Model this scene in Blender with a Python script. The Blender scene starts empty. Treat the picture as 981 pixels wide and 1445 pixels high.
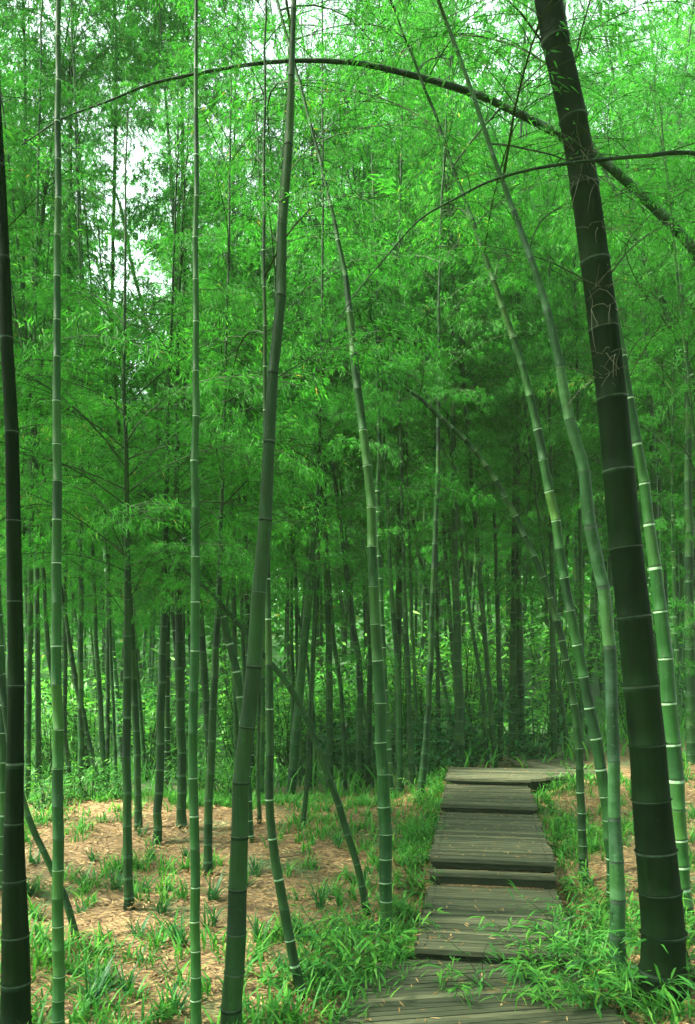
import bpy, math, random
import numpy as np

rng = np.random.default_rng(11)
random.seed(11)
F, YH, CX, EYE = 1150.0, 930.0, 490.5, 1.6      # focal length in photo pixels, horizon row, centre column, eye height
scene = bpy.context.scene
COL = scene.collection


def lerp(a, b, t):
    return a + (b - a) * t


def smooth(x, a, b):
    t = np.clip((np.asarray(x, float) - a) / (b - a), 0, 1)
    return t * t * (3 - 2 * t)


# ------------------------------------------------------------------ materials
def new_mat(name):
    m = bpy.data.materials.new(name)
    m.use_nodes = True
    nt = m.node_tree
    nt.nodes.clear()
    return m, nt, nt.nodes.new('ShaderNodeOutputMaterial')


def N(nt, kind, **kw):
    n = nt.nodes.new(kind)
    for k, v in kw.items():
        if k.startswith('i_'):
            n.inputs[k[2:].replace('_', ' ')].default_value = v
        else:
            setattr(n, k, v)
    return n


def ramp(nt, stops):
    r = nt.nodes.new('ShaderNodeValToRGB')
    e = r.color_ramp.elements
    while len(e) < len(stops):
        e.new(0.5)
    for el, (p, c) in zip(e, stops):
        el.position = p
        el.color = (*c, 1)
    return r


def leaf_mat(name, stops, trans, t_fac=0.42, rough=0.5):
    """Thin leaf: reflecting front with a soft gloss, light passing through."""
    m, nt, out = new_mat(name)
    at_ = N(nt, 'ShaderNodeAttribute', attribute_name='tint')
    oi = N(nt, 'ShaderNodeObjectInfo')
    ma = N(nt, 'ShaderNodeMath', operation='MULTIPLY_ADD')
    ma.inputs[1].default_value = 0.30
    sub = N(nt, 'ShaderNodeMath', operation='SUBTRACT')
    sub.inputs[1].default_value = 0.15
    nt.links.new(oi.outputs['Random'], ma.inputs[0])
    nt.links.new(at_.outputs['Fac'], ma.inputs[2])
    nt.links.new(ma.outputs[0], sub.inputs[0])
    r = ramp(nt, stops)
    nt.links.new(sub.outputs[0], r.inputs[0])
    p = N(nt, 'ShaderNodeBsdfPrincipled')
    p.inputs['Roughness'].default_value = rough
    p.inputs['Specular IOR Level'].default_value = 0.2
    nt.links.new(r.outputs[0], p.inputs['Base Color'])
    t = N(nt, 'ShaderNodeBsdfTranslucent')
    mul = N(nt, 'ShaderNodeMix', data_type='RGBA', blend_type='MULTIPLY')
    mul.inputs[0].default_value = 1
    mul.inputs[7].default_value = (*trans, 1)
    nt.links.new(r.outputs[0], mul.inputs[6])
    nt.links.new(mul.outputs[2], t.inputs['Color'])
    mix = N(nt, 'ShaderNodeMixShader')
    mix.inputs[0].default_value = t_fac
    nt.links.new(p.outputs[0], mix.inputs[1])
    nt.links.new(t.outputs[0], mix.inputs[2])
    nt.links.new(mix.outputs[0], out.inputs['Surface'])
    return m


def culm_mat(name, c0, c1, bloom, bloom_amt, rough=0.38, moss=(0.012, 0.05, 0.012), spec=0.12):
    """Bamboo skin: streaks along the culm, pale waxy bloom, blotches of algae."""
    m, nt, out = new_mat(name)
    tc = N(nt, 'ShaderNodeTexCoord')
    mp = N(nt, 'ShaderNodeMapping')
    mp.inputs['Scale'].default_value = (60, 60, 2.0)
    nt.links.new(tc.outputs['Object'], mp.inputs[0])
    n1 = N(nt, 'ShaderNodeTexNoise')
    n1.inputs['Scale'].default_value = 1.0
    n1.inputs['Detail'].default_value = 5
    nt.links.new(mp.outputs[0], n1.inputs['Vector'])
    n2 = N(nt, 'ShaderNodeTexNoise')
    n2.inputs['Scale'].default_value = 5.0
    n2.inputs['Detail'].default_value = 6
    n2.inputs['Roughness'].default_value = 0.65
    nt.links.new(tc.outputs['Object'], n2.inputs['Vector'])
    r1 = ramp(nt, [(0.3, c0), (0.7, c1)])
    nt.links.new(n1.outputs[0], r1.inputs[0])
    f2 = N(nt, 'ShaderNodeMapRange')
    f2.inputs[1].default_value, f2.inputs[2].default_value = 0.48, 0.72
    f2.inputs[4].default_value = bloom_amt
    nt.links.new(n2.outputs[0], f2.inputs[0])
    mx = N(nt, 'ShaderNodeMix', data_type='RGBA')
    mx.inputs[7].default_value = (*bloom, 1)
    nt.links.new(f2.outputs[0], mx.inputs[0])
    nt.links.new(r1.outputs[0], mx.inputs[6])
    n3 = N(nt, 'ShaderNodeTexNoise')
    n3.inputs['Scale'].default_value = 9.0
    n3.inputs['Detail'].default_value = 4
    mp3 = N(nt, 'ShaderNodeMapping')
    mp3.inputs['Scale'].default_value = (1.5, 1.5, 0.35)
    mp3.inputs['Location'].default_value = (4, 7, 2)
    nt.links.new(tc.outputs['Object'], mp3.inputs[0])
    nt.links.new(mp3.outputs[0], n3.inputs['Vector'])
    f3 = N(nt, 'ShaderNodeMapRange')
    f3.inputs[1].default_value, f3.inputs[2].default_value = 0.52, 0.68
    f3.inputs[4].default_value = 0.8
    nt.links.new(n3.outputs[0], f3.inputs[0])
    mx3 = N(nt, 'ShaderNodeMix', data_type='RGBA')
    mx3.inputs[7].default_value = (*moss, 1)
    nt.links.new(f3.outputs[0], mx3.inputs[0])
    nt.links.new(mx.outputs[2], mx3.inputs[6])
    at_ = N(nt, 'ShaderNodeAttribute', attribute_name='tint')
    hv = N(nt, 'ShaderNodeHueSaturation')
    vm = N(nt, 'ShaderNodeMapRange')
    vm.inputs[3].default_value, vm.inputs[4].default_value = 0.50, 1.75
    nt.links.new(at_.outputs['Fac'], vm.inputs[0])
    nt.links.new(vm.outputs[0], hv.inputs['Value'])
    hm = N(nt, 'ShaderNodeMapRange')
    hm.inputs[3].default_value, hm.inputs[4].default_value = 0.515, 0.465
    nt.links.new(at_.outputs['Fac'], hm.inputs[0])
    nt.links.new(hm.outputs[0], hv.inputs['Hue'])
    nt.links.new(mx3.outputs[2], hv.inputs['Color'])
    n4 = N(nt, 'ShaderNodeTexNoise')
    n4.inputs['Scale'].default_value = 38.0
    n4.inputs['Detail'].default_value = 5
    n4.inputs['Roughness'].default_value = 0.7
    nt.links.new(tc.outputs['Object'], n4.inputs['Vector'])
    f4 = N(nt, 'ShaderNodeMapRange')
    f4.inputs[1].default_value, f4.inputs[2].default_value = 0.60, 0.72
    f4.inputs[4].default_value = 0.8
    nt.links.new(n4.outputs[0], f4.inputs[0])
    mx4 = N(nt, 'ShaderNodeMix', data_type='RGBA')
    mx4.inputs[7].default_value = (*bloom, 1)
    nt.links.new(f4.outputs[0], mx4.inputs[0])
    nt.links.new(hv.outputs[0], mx4.inputs[6])
    p = N(nt, 'ShaderNodeBsdfPrincipled')
    nt.links.new(mx4.outputs[2], p.inputs['Base Color'])
    rr = N(nt, 'ShaderNodeMapRange')
    rr.inputs[3].default_value, rr.inputs[4].default_value = rough, rough + 0.3
    nt.links.new(n2.outputs[0], rr.inputs[0])
    nt.links.new(rr.outputs[0], p.inputs['Roughness'])
    p.inputs['Specular IOR Level'].default_value = spec
    b = N(nt, 'ShaderNodeBump')
    b.inputs['Strength'].default_value = 0.15
    b.inputs['Distance'].default_value = 0.004
    nt.links.new(n1.outputs[0], b.inputs['Height'])
    nt.links.new(b.outputs[0], p.inputs['Normal'])
    nt.links.new(p.outputs[0], out.inputs['Surface'])
    return m


def plain_mat(name, stops, rough=0.7, scale=(8, 8, 8), use_tint=False, spec=0.3, bump=0.0, tw=0.6, nw=0.5):
    m, nt, out = new_mat(name)
    tc = N(nt, 'ShaderNodeTexCoord')
    mp = N(nt, 'ShaderNodeMapping')
    mp.inputs['Scale'].default_value = scale
    nt.links.new(tc.outputs['Object'], mp.inputs[0])
    n1 = N(nt, 'ShaderNodeTexNoise')
    n1.inputs['Scale'].default_value = 1.0
    n1.inputs['Detail'].default_value = 6
    nt.links.new(mp.outputs[0], n1.inputs['Vector'])
    r = ramp(nt, stops)
    if use_tint:
        at_ = N(nt, 'ShaderNodeAttribute', attribute_name='tint')
        ad = N(nt, 'ShaderNodeMath', operation='MULTIPLY_ADD')
        ad.inputs[1].default_value = tw
        nt.links.new(at_.outputs['Fac'], ad.inputs[0])
        ml = N(nt, 'ShaderNodeMath', operation='MULTIPLY')
        ml.inputs[1].default_value = nw
        nt.links.new(n1.outputs[0], ml.inputs[0])
        nt.links.new(ml.outputs[0], ad.inputs[2])
        nt.links.new(ad.outputs[0], r.inputs[0])
    else:
        nt.links.new(n1.outputs[0], r.inputs[0])
    p = N(nt, 'ShaderNodeBsdfPrincipled')
    p.inputs['Roughness'].default_value = rough
    p.inputs['Specular IOR Level'].default_value = spec
    nt.links.new(r.outputs[0], p.inputs['Base Color'])
    if bump:
        b = N(nt, 'ShaderNodeBump')
        b.inputs['Strength'].default_value = bump
        b.inputs['Distance'].default_value = 0.01
        nt.links.new(n1.outputs[0], b.inputs['Height'])
        nt.links.new(b.outputs[0], p.inputs['Normal'])
    nt.links.new(p.outputs[0], out.inputs['Surface'])
    return m


LEAF = leaf_mat('bamboo_leaf', [(0.0, (0.010, 0.090, 0.010)), (0.5, (0.030, 0.190, 0.018)), (0.85, (0.060, 0.275, 0.028)), (0.97, (0.13, 0.32, 0.04)), (1.0, (0.26, 0.24, 0.06))], (1.3, 1.5, 0.9), 0.52, 0.6)
GRASS = leaf_mat('grass_blade', [(0.0, (0.012, 0.075, 0.016)), (0.5, (0.040, 0.200, 0.024)), (1.0, (0.12, 0.34, 0.035))], (1.3, 1.5, 0.9), 0.35)
SEDGE = leaf_mat('strap_leaf', [(0.0, (0.010, 0.060, 0.018)), (0.6, (0.020, 0.120, 0.026)), (1.0, (0.06, 0.22, 0.04))], (1.3, 1.5, 0.9), 0.3, 0.42)
BROAD = leaf_mat('broad_leaf', [(0.0, (0.008, 0.050, 0.016)), (0.6, (0.020, 0.110, 0.030)), (1.0, (0.08, 0.24, 0.07))], (1.3, 1.5, 0.9), 0.3, 0.35)
TWIG = plain_mat('bamboo_twig', [(0.3, (0.008, 0.028, 0.007)), (0.7, (0.025, 0.06, 0.015))], 0.8, spec=0.1)
DEADTWIG = plain_mat('dry_twig', [(0.3, (0.02, 0.026, 0.014)), (0.7, (0.08, 0.085, 0.05))], 0.7)
FALLEN = plain_mat('old_cane', [(0.3, (0.05, 0.04, 0.02)), (0.7, (0.17, 0.13, 0.07))], 0.8, (20, 20, 20))
DRYLEAF = plain_mat('dry_leaf', [(0.1, (0.07, 0.034, 0.012)), (0.4, (0.155, 0.095, 0.030)), (0.65, (0.25, 0.162, 0.058)), (0.9, (0.39, 0.29, 0.13))], 0.65, (3, 3, 3), True)
CULM = {
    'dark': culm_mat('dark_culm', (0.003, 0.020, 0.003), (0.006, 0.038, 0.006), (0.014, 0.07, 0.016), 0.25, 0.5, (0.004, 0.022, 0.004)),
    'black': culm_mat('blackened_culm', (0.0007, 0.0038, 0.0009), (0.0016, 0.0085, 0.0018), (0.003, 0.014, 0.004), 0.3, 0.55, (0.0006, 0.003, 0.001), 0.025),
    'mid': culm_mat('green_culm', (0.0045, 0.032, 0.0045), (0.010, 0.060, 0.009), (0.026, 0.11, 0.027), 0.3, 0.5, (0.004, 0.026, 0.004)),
    'fresh': culm_mat('fresh_culm', (0.004, 0.034, 0.005), (0.009, 0.060, 0.009), (0.024, 0.11, 0.030), 0.3, 0.4),
    'pale': culm_mat('pale_culm', (0.009, 0.046, 0.011), (0.019, 0.078, 0.022), (0.075, 0.17, 0.09), 0.6, 0.45),
}
RING = plain_mat('pale_node_ring', [(0.3, (0.08, 0.19, 0.08)), (0.7, (0.24, 0.40, 0.22))], 0.7, (30, 30, 30))
RINGDARK = plain_mat('dark_node_ring', [(0.3, (0.008, 0.02, 0.01)), (0.7, (0.03, 0.07, 0.035))], 0.7, (30, 30, 30))
RINGMID = plain_mat('dull_node_ring', [(0.3, (0.012, 0.05, 0.014)), (0.7, (0.04, 0.11, 0.04))], 0.8, (30, 30, 30), spec=0.08)

RINGFAINT = plain_mat('faint_node_ring', [(0.3, (0.002, 0.009, 0.003)), (0.7, (0.005, 0.018, 0.006))], 0.8, (30, 30, 30), spec=0.03)


# ------------------------------------------------------------------ mesh helpers
def mesh_from(name, verts, quads, mats, mat_idx=None, tint=None, smooth_=False):
    verts = np.asarray(verts, np.float32)
    quads = np.asarray(quads, np.int32)
    me = bpy.data.meshes.new(name)
    nv, nq = len(verts), len(quads)
    me.vertices.add(nv)
    me.vertices.foreach_set('co', verts.ravel())
    me.loops.add(nq * 4)
    me.loops.foreach_set('vertex_index', quads.ravel())
    me.polygons.add(nq)
    me.polygons.foreach_set('loop_start', np.arange(0, nq * 4, 4, dtype=np.int32))
    for m in mats:
        me.materials.append(m)
    if mat_idx is not None:
        me.polygons.foreach_set('material_index', np.asarray(mat_idx, np.int32))
    me.polygons.foreach_set('use_smooth', np.full(nq, bool(smooth_)))
    if tint is not None:
        a = me.attributes.new('tint', 'FLOAT', 'FACE')
        a.data.foreach_set('value', np.asarray(tint, np.float32))
    me.update(calc_edges=True)
    return me


def link(name, me, parent=None, **props):
    o = bpy.data.objects.new(name, me)
    COL.objects.link(o)
    if parent is not None:
        o.parent = parent
    for k, v in props.items():
        if v is not None:
            o[k] = v
    return o


def empty(name, loc, label, cat, group=None, rz=0.0):
    o = link(name, None, None, label=label, category=cat, group=group)
    o.location = loc
    o.rotation_euler = (0, 0, rz)
    o.empty_display_size = 0.2
    return o


class MB:
    def __init__(self):
        self.v, self.q, self.m, self.t, self.n = [], [], [], [], 0

    def add(self, v, q, m=0, t=0.5):
        v, q = np.asarray(v, float), np.asarray(q, int)
        if len(q) == 0:
            return
        self.v.append(v)
        self.q.append(q + self.n)
        self.n += len(v)
        self.m.append(np.full(len(q), m) if np.isscalar(m) else np.asarray(m))
        self.t.append(np.full(len(q), t) if np.isscalar(t) else np.asarray(t))

    def arrays(self):
        return np.concatenate(self.v), np.concatenate(self.q), np.concatenate(self.m), np.concatenate(self.t)

    def build(self, name, mats, parent=None, smooth_=False, **props):
        v, q, m, t = self.arrays()
        return link(name, mesh_from(name, v, q, mats, m, t, smooth_), parent, **props)


def tube(pts, rad, k=6, ref=(0, 1, 0), cap=True):
    pts = np.asarray(pts, float)
    rad = np.asarray(rad, float)
    n = len(pts)
    t = np.gradient(pts, axis=0)
    t /= np.linalg.norm(t, axis=1, keepdims=True) + 1e-12
    u = np.cross(t, np.asarray(ref, float))
    u /= np.linalg.norm(u, axis=1, keepdims=True) + 1e-12
    w = np.cross(t, u)
    a = np.arange(k) * 2 * math.pi / k
    v = pts[:, None, :] + rad[:, None, None] * (np.cos(a)[None, :, None] * u[:, None, :] + np.sin(a)[None, :, None] * w[:, None, :])
    v = v.reshape(-1, 3)
    i = np.arange(n - 1)[:, None] * k
    j = np.arange(k)[None, :]
    j2 = (j + 1) % k
    q = np.stack([i + j, i + j2, i + k + j2, i + k + j], -1).reshape(-1, 4)
    return v, q


def box(x0, x1, y0, y1, z0, z1):
    v = np.array([(x, y, z) for z in (z0, z1) for y in (y0, y1) for x in (x0, x1)], float)
    q = np.array([(0, 2, 3, 1), (4, 5, 7, 6), (0, 1, 5, 4), (2, 6, 7, 3), (0, 4, 6, 2), (1, 3, 7, 5)])
    return v, q


# ------------------------------------------------------------------ ground shape
AX = np.array([0.158, 0.987])
AC = np.array([0.987, -0.158])
P0 = np.array([0.368, 4.48])
PW = 0.885


def ramp_z(s):
    return np.interp(s, [-2, -0.1, 1.3, 1.5, 3.2, 4.46, 7], [-0.12, -0.02, 0.0, 0.13, 0.2, 0.27, 0.30])


def ground_z(x, y):
    x, y = np.asarray(x, float), np.asarray(y, float)
    b = 0.035 * np.sin(1.7 * x + 0.6 * y) * np.cos(1.3 * y - 0.5 * x) + 0.02 * np.sin(4.1 * x - 2.3 * y) + 0.012 * np.sin(7.3 * x + 5.9 * y + 1)
    left = 0.07 * np.exp(-((y - 7.6) / 1.5) ** 2) - 0.10 * np.clip(y - 8.8, 0, 9)
    right = 0.16 * smooth(y, 4.2, 9.0) + 0.34 * smooth(x, 1.8, 4.6) * smooth(y, 4.0, 8.5) - 0.07 * np.clip(y - 10.5, 0, 9)
    z = lerp(left, right, smooth(x, 0.2, 1.6)) + b
    far = 0.16 * np.clip(y - 26, 0, 70) * (1 + 0.15 * np.sin(0.08 * x))
    z = z + far * smooth(y, 26, 40)
    s = (x - P0[0]) * AX[0] + (y - P0[1]) * AX[1]
    c = (x - P0[0]) * AC[0] + (y - P0[1]) * AC[1]
    dist = np.maximum(np.maximum(-c, c - PW), 0)
    w = (1 - smooth(dist, 0.0, 0.55)) * (1 - smooth(s, 4.6, 6.8))
    return lerp(z, ramp_z(s) - 0.13, w)


def at(x, y, d):
    """Photo pixel at distance d (metres ahead of the eye)."""
    return np.array([(x - CX) / F * d, d, EYE + (YH - y) / F * d])


def depth_of(x, y):
    lo = None
    for d in np.arange(2.6, 14, 0.02):
        p = at(x, y, d)
        if p[2] <= ground_z(p[0], p[1]):
            return float(d)
    return 9.0


# ground sheet
def axis(lo, fine_lo, fine_hi, hi, step):
    a = np.arange(fine_lo, fine_hi, step)
    l = fine_lo - np.geomspace(step, fine_lo - lo, 26)[::-1]
    r = fine_hi + np.geomspace(step, hi - fine_hi, 34)
    return np.concatenate([l, a, r])


gx, gy = axis(-150, -5, 6, 150, 0.07), axis(-40, 2.6, 13, 260, 0.07)
X, Y = np.meshgrid(gx, gy)
Z = ground_z(X, Y)
nx, ny = len(gx), len(gy)
ii = (np.arange(ny - 1)[:, None] * nx + np.arange(nx - 1)[None, :])
gq = np.stack([ii, ii + 1, ii + nx + 1, ii + nx], -1).reshape(-1, 4)
m, nt, out = new_mat('forest_floor')
tc = N(nt, 'ShaderNodeTexCoord')
v1 = N(nt, 'ShaderNodeTexVoronoi')
v1.inputs['Scale'].default_value = 34
mpv = N(nt, 'ShaderNodeMapping')
mpv.inputs['Scale'].default_value = (1, 2.2, 1)
mpv.inputs['Rotation'].default_value = (0, 0, 0.5)
nt.links.new(tc.outputs['Object'], mpv.inputs[0])
nt.links.new(mpv.outputs[0], v1.inputs['Vector'])
r1 = ramp(nt, [(0.05, (0.06, 0.032, 0.012)), (0.4, (0.115, 0.074, 0.025)), (0.75, (0.20, 0.130, 0.048)), (1, (0.28, 0.20, 0.085))])
sep = N(nt, 'ShaderNodeSeparateColor')
nt.links.new(v1.outputs['Color'], sep.inputs[0])
nt.links.new(sep.outputs[0], r1.inputs[0])
n2 = N(nt, 'ShaderNodeTexNoise')
n2.inputs['Scale'].default_value = 1.1
n2.inputs['Detail'].default_value = 7
n2.inputs['Roughness'].default_value = 0.62
nt.links.new(tc.outputs['Object'], n2.inputs['Vector'])
mr = N(nt, 'ShaderNodeMapRange')
mr.inputs[1].default_value, mr.inputs[2].default_value = 0.52, 0.66
nt.links.new(n2.outputs[0], mr.inputs[0])
mxg = N(nt, 'ShaderNodeMix', data_type='RGBA')
mxg.inputs[7].default_value = (0.035, 0.085, 0.022, 1)
nt.links.new(mr.outputs[0], mxg.inputs[0])
nt.links.new(r1.outputs[0], mxg.inputs[6])
# far floor grows over green
sx = N(nt, 'ShaderNodeSeparateXYZ')
nt.links.new(tc.outputs['Object'], sx.inputs[0])
mf = N(nt, 'ShaderNodeMapRange')
mf.inputs[1].default_value, mf.inputs[2].default_value = 9.5, 14
nt.links.new(sx.outputs[1], mf.inputs[0])
mx2 = N(nt, 'ShaderNodeMix', data_type='RGBA')
mx2.inputs[7].default_value = (0.030, 0.10, 0.022, 1)
nt.links.new(mf.outputs[0], mx2.inputs[0])
nt.links.new(mxg.outputs[2], mx2.inputs[6])
pb = N(nt, 'ShaderNodeBsdfPrincipled')
pb.inputs['Roughness'].default_value = 0.9
nt.links.new(mx2.outputs[2], pb.inputs['Base Color'])
bp = N(nt, 'ShaderNodeBump')
bp.inputs['Strength'].default_value = 0.8
bp.inputs['Distance'].default_value = 0.02
nt.links.new(v1.outputs['Distance'], bp.inputs['Height'])
nt.links.new(bp.outputs[0], pb.inputs['Normal'])
nt.links.new(pb.outputs[0], out.inputs['Surface'])
link('ground', mesh_from('ground', np.stack([X, Y, Z], -1).reshape(-1, 3), gq, [m], None, None, True), None, kind='structure', label='forest floor of brown bamboo leaf litter with mossy patches')


# ------------------------------------------------------------------ boardwalk path
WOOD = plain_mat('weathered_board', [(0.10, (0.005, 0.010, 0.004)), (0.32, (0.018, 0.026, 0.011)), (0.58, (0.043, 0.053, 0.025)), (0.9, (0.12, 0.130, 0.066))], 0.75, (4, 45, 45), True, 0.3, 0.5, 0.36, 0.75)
WOODD = plain_mat('shadow_toned_board', [(0.15, (0.004, 0.007, 0.003)), (0.85, (0.016, 0.020, 0.010))], 0.8, (3, 60, 60), True, 0.1, 0.5)  # darkened so that shadow under the nosing is in the riser colour
path = link('path', None, None, kind='structure', label='weathered wooden boardwalk climbing in low steps')
path.location = (0, 0, 0)


def to_world(v, o, c, a):
    """local x along the boards, y along the walk."""
    v = np.asarray(v, float)
    r = np.empty_like(v)
    r[:, 0] = o[0] + v[:, 0] * c[0] + v[:, 1] * a[0]
    r[:, 1] = o[1] + v[:, 0] * c[1] + v[:, 1] * a[1]
    r[:, 2] = v[:, 2]
    return r


def planks(mb, o, c, a, w, s0, s1, ztop, th=0.028, pw=0.047, gap=0.005, jag=0.012, wfun=None):
    s = s0
    while s < s1 - 0.03:
        e = min(s + pw * rng.uniform(0.94, 1.06), s1)
        j0, j1 = rng.uniform(-jag, jag, 2)
        x0, x1 = (0, w) if wfun is None else wfun((s + e) / 2)
        dz = rng.uniform(-0.003, 0.003)
        v, q = box(x0 + j0, x1 + j1, s, e - gap, ztop - th + dz, ztop + dz)
        tl = rng.uniform(-0.003, 0.003)
        v[:, 2] += (v[:, 0] - w / 2) / w * tl
        mb.add(to_world(v, o, c, a), q, 0, rng.uniform(0, 1))
        s = e


def flight(s0, s1, z, zbelow, name_r=True, nb=2):
    d = MB()
    planks(d, P0, AC, AX, PW, s0, s1, z)
    d.build('deck', [WOOD], path)
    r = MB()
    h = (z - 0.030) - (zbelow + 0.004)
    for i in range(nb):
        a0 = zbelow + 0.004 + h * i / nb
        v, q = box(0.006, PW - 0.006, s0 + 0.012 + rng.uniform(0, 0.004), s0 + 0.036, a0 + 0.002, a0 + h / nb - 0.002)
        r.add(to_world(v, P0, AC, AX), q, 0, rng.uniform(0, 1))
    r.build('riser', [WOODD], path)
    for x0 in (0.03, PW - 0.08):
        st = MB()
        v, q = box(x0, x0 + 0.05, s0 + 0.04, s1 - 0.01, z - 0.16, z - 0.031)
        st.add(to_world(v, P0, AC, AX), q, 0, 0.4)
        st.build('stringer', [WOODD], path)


NAIL = plain_mat('rusty_nail', [(0.3, (0.008, 0.007, 0.006)), (0.7, (0.03, 0.022, 0.016))], 0.6)


def nails(s0, s1, z):
    mb = MB()
    s = s0 + 0.026
    while s < s1 - 0.02:
        for x_ in (0.055, PW - 0.055):
            v, q = tube(np.array([[x_, s, z + 0.0005], [x_, s, z + 0.0045], [x_, s, z + 0.0048]]) + np.array([rng.normal(0, .006), rng.normal(0, .004), 0]), [0.0042, 0.0042, 0.0006], 7)
            mb.add(to_world(v, P0, AC, AX), q)
        s += 0.047
    mb.build('nails', [NAIL], path, kind='stuff')


nails(0.02, 1.345, 0.001)
nails(1.425, 3.215, 0.169)
flight(0.02, 1.345, 0.0, -0.065)
flight(1.325, 1.435, 0.088, 0.0, nb=1)
flight(1.425, 3.215, 0.168, 0.088, nb=1)
flight(3.195, 4.475, 0.236, 0.168, nb=1)
# top landing, turning away to the right
TOPZ = 0.305
d = MB()
planks(d, P0, AC, AX, PW, 4.455, 5.42, TOPZ, wfun=lambda s: (0, PW + 0.0 + 0.95 * np.clip((s - 4.46) / 0.8, 0, 1.3)))
d.build('landing', [WOOD], path)
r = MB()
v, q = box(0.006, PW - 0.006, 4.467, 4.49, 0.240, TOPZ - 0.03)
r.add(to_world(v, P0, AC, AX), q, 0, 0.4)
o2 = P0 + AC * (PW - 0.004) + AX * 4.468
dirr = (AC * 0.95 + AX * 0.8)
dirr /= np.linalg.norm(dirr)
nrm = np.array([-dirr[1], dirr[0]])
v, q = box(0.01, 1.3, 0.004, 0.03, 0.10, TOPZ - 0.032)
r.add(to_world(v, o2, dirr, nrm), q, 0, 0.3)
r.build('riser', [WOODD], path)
d = MB()
oR = P0 + AX * 5.43 + AC * 0.9
dR = (AC * 0.95 + AX * 0.55)
dR /= np.linalg.norm(dR)
nR = np.array([-dR[1], dR[0]])
planks(d, oR + dR * 0.25 - nR * 0.15, nR, dR, 0.9, 0.0, 4.0, TOPZ - 0.012)
d.build('deck', [WOOD], path)
# lowest deck nearest the eye, bending away to the left
d = MB()
cL = np.array([0.985, 0.172])
aL = np.array([-0.172, 0.985])
oL = np.array([-0.02, 3.05])


def wl(s):
    return (max(-0.6 + s * 0.62, -0.5) - 0.02, 1.35)


planks(d, oL, cL, aL, 1.3, 0.0, 1.36, -0.062, wfun=lambda s: (0.02 + 0.40 * max(0, (s - 0.62) / 0.74), 1.40))
d.build('deck', [WOOD], path)


# ------------------------------------------------------------------ leafy branch templates
def leaf_quads(mb, p, d, L, W, tint, up=(0, 0, 1)):
    d = d / (np.linalg.norm(d) + 1e-9)
    upv = np.array(up) + rng.normal(0, 0.45, 3)
    s = np.cross(d, upv)
    s /= np.linalg.norm(s) + 1e-9
    tip = p + d * L + np.array([0, 0, -0.18 * L])
    a = p + d * L * 0.38
    mb.add(np.array([p, a + s * W * 0.5, tip, a - s * W * 0.5]), np.array([(0, 1, 2, 3)]), 0, tint)


def branch_template(seed, ntw=11, ncl=4, nleaf=4, L=0.085, W=0.0125, lod=0):
    """A leafy bamboo branch of unit length 1.2 m along +x, arching over; side twigs end in fans of drooping leaves."""
    global rng
    keep, rng = rng, np.random.default_rng(seed)
    mb = MB()
    n = 9
    s = np.linspace(0, 1, n)
    el = np.radians(lerp(rng.uniform(32, 52), rng.uniform(-38, -8), s ** 1.1))
    az = np.cumsum(rng.normal(0, 0.06, n))
    st = 1.2 / (n - 1)
    dirs = np.stack([np.cos(el) * np.cos(az), np.cos(el) * np.sin(az), np.sin(el)], -1)
    pts = np.concatenate([[np.zeros(3)], np.cumsum(dirs[:-1] * st, 0)])
    if lod < 2:
        v, q = tube(pts, lerp(0.0065, 0.0018, s), 3, (0, 1, 0.02))
        mb.add(v, q, 1)
    for i in range(ntw):
        f = 0.16 + 0.84 * (i + rng.uniform(0, 0.8)) / ntw
        p = np.array([np.interp(f, s, pts[:, k]) for k in range(3)])
        dd = np.array([np.interp(f, s, dirs[:, k]) for k in range(3)])
        side = 1 if i % 2 else -1
        ang = side * np.radians(rng.uniform(25, 65))
        c, sn = math.cos(ang), math.sin(ang)
        td = np.array([dd[0] * c - dd[1] * sn, dd[0] * sn + dd[1] * c, dd[2] * 0.5 + rng.uniform(-0.05, 0.35)])
        td /= np.linalg.norm(td)
        tl = (0.52 - 0.30 * f) * rng.uniform(0.7, 1.25)
        m_ = 5
        tp = [p]
        cur = td.copy()
        for k in range(m_ - 1):
            tp.append(tp[-1] + cur * tl / (m_ - 1))
            cur = cur + np.array([rng.normal(0, .06), rng.normal(0, .06), -0.17])
            cur /= np.linalg.norm(cur)
        tp = np.array(tp)
        if lod == 0:
            v, q = tube(tp, np.linspace(0.0024, 0.0010, m_), 3, (0.1, 0.2, 1))
            mb.add(v, q, 1)
        for k in range(ncl):
            g = 0.3 + 0.7 * (k + rng.uniform(0.3, 1)) / ncl
            cp = np.array([np.interp(g, np.linspace(0, 1, m_), tp[:, j]) for j in range(3)])
            sd = tp[-1] - tp[-2]
            sd /= np.linalg.norm(sd)
            off = rng.normal(0, 0.022, 3)
            cl_t = rng.normal(0, 0.06)
            for j in range(nleaf):
                hd = sd * 0.8 + rng.normal(0, 0.55, 3) + np.array([0, 0, -0.42])
                leaf_quads(mb, cp + off + rng.normal(0, 0.012, 3), hd, L * rng.uniform(0.65, 1.3), W * rng.uniform(0.8, 1.25), float(np.clip(rng.normal(0.45, 0.16) + cl_t, 0, 1)))
    rng = keep
    return mb.arrays()


T_NEAR = [branch_template(100 + i, 15, 6, 6, 0.050, 0.0082) for i in range(8)]
T_FINE = [branch_template(400 + i, 16, 6, 6, 0.040, 0.0066) for i in range(8)]
T_FAR = [branch_template(200 + i, 13, 5, 6, 0.078, 0.0122, 1) for i in range(8)]

GAPS = [(186, 330, 52, 128), (205, 545, 30, 60), (252, 640, 22, 30), (95, 25, 26, 34), (700, 105, 62, 62), (730, 185, 28, 26), (505, 300, 52, 44), (560, 322, 20, 20), (868, 20, 30, 26), (965, 15, 22, 22), (440, 122, 14, 14)]


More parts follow.
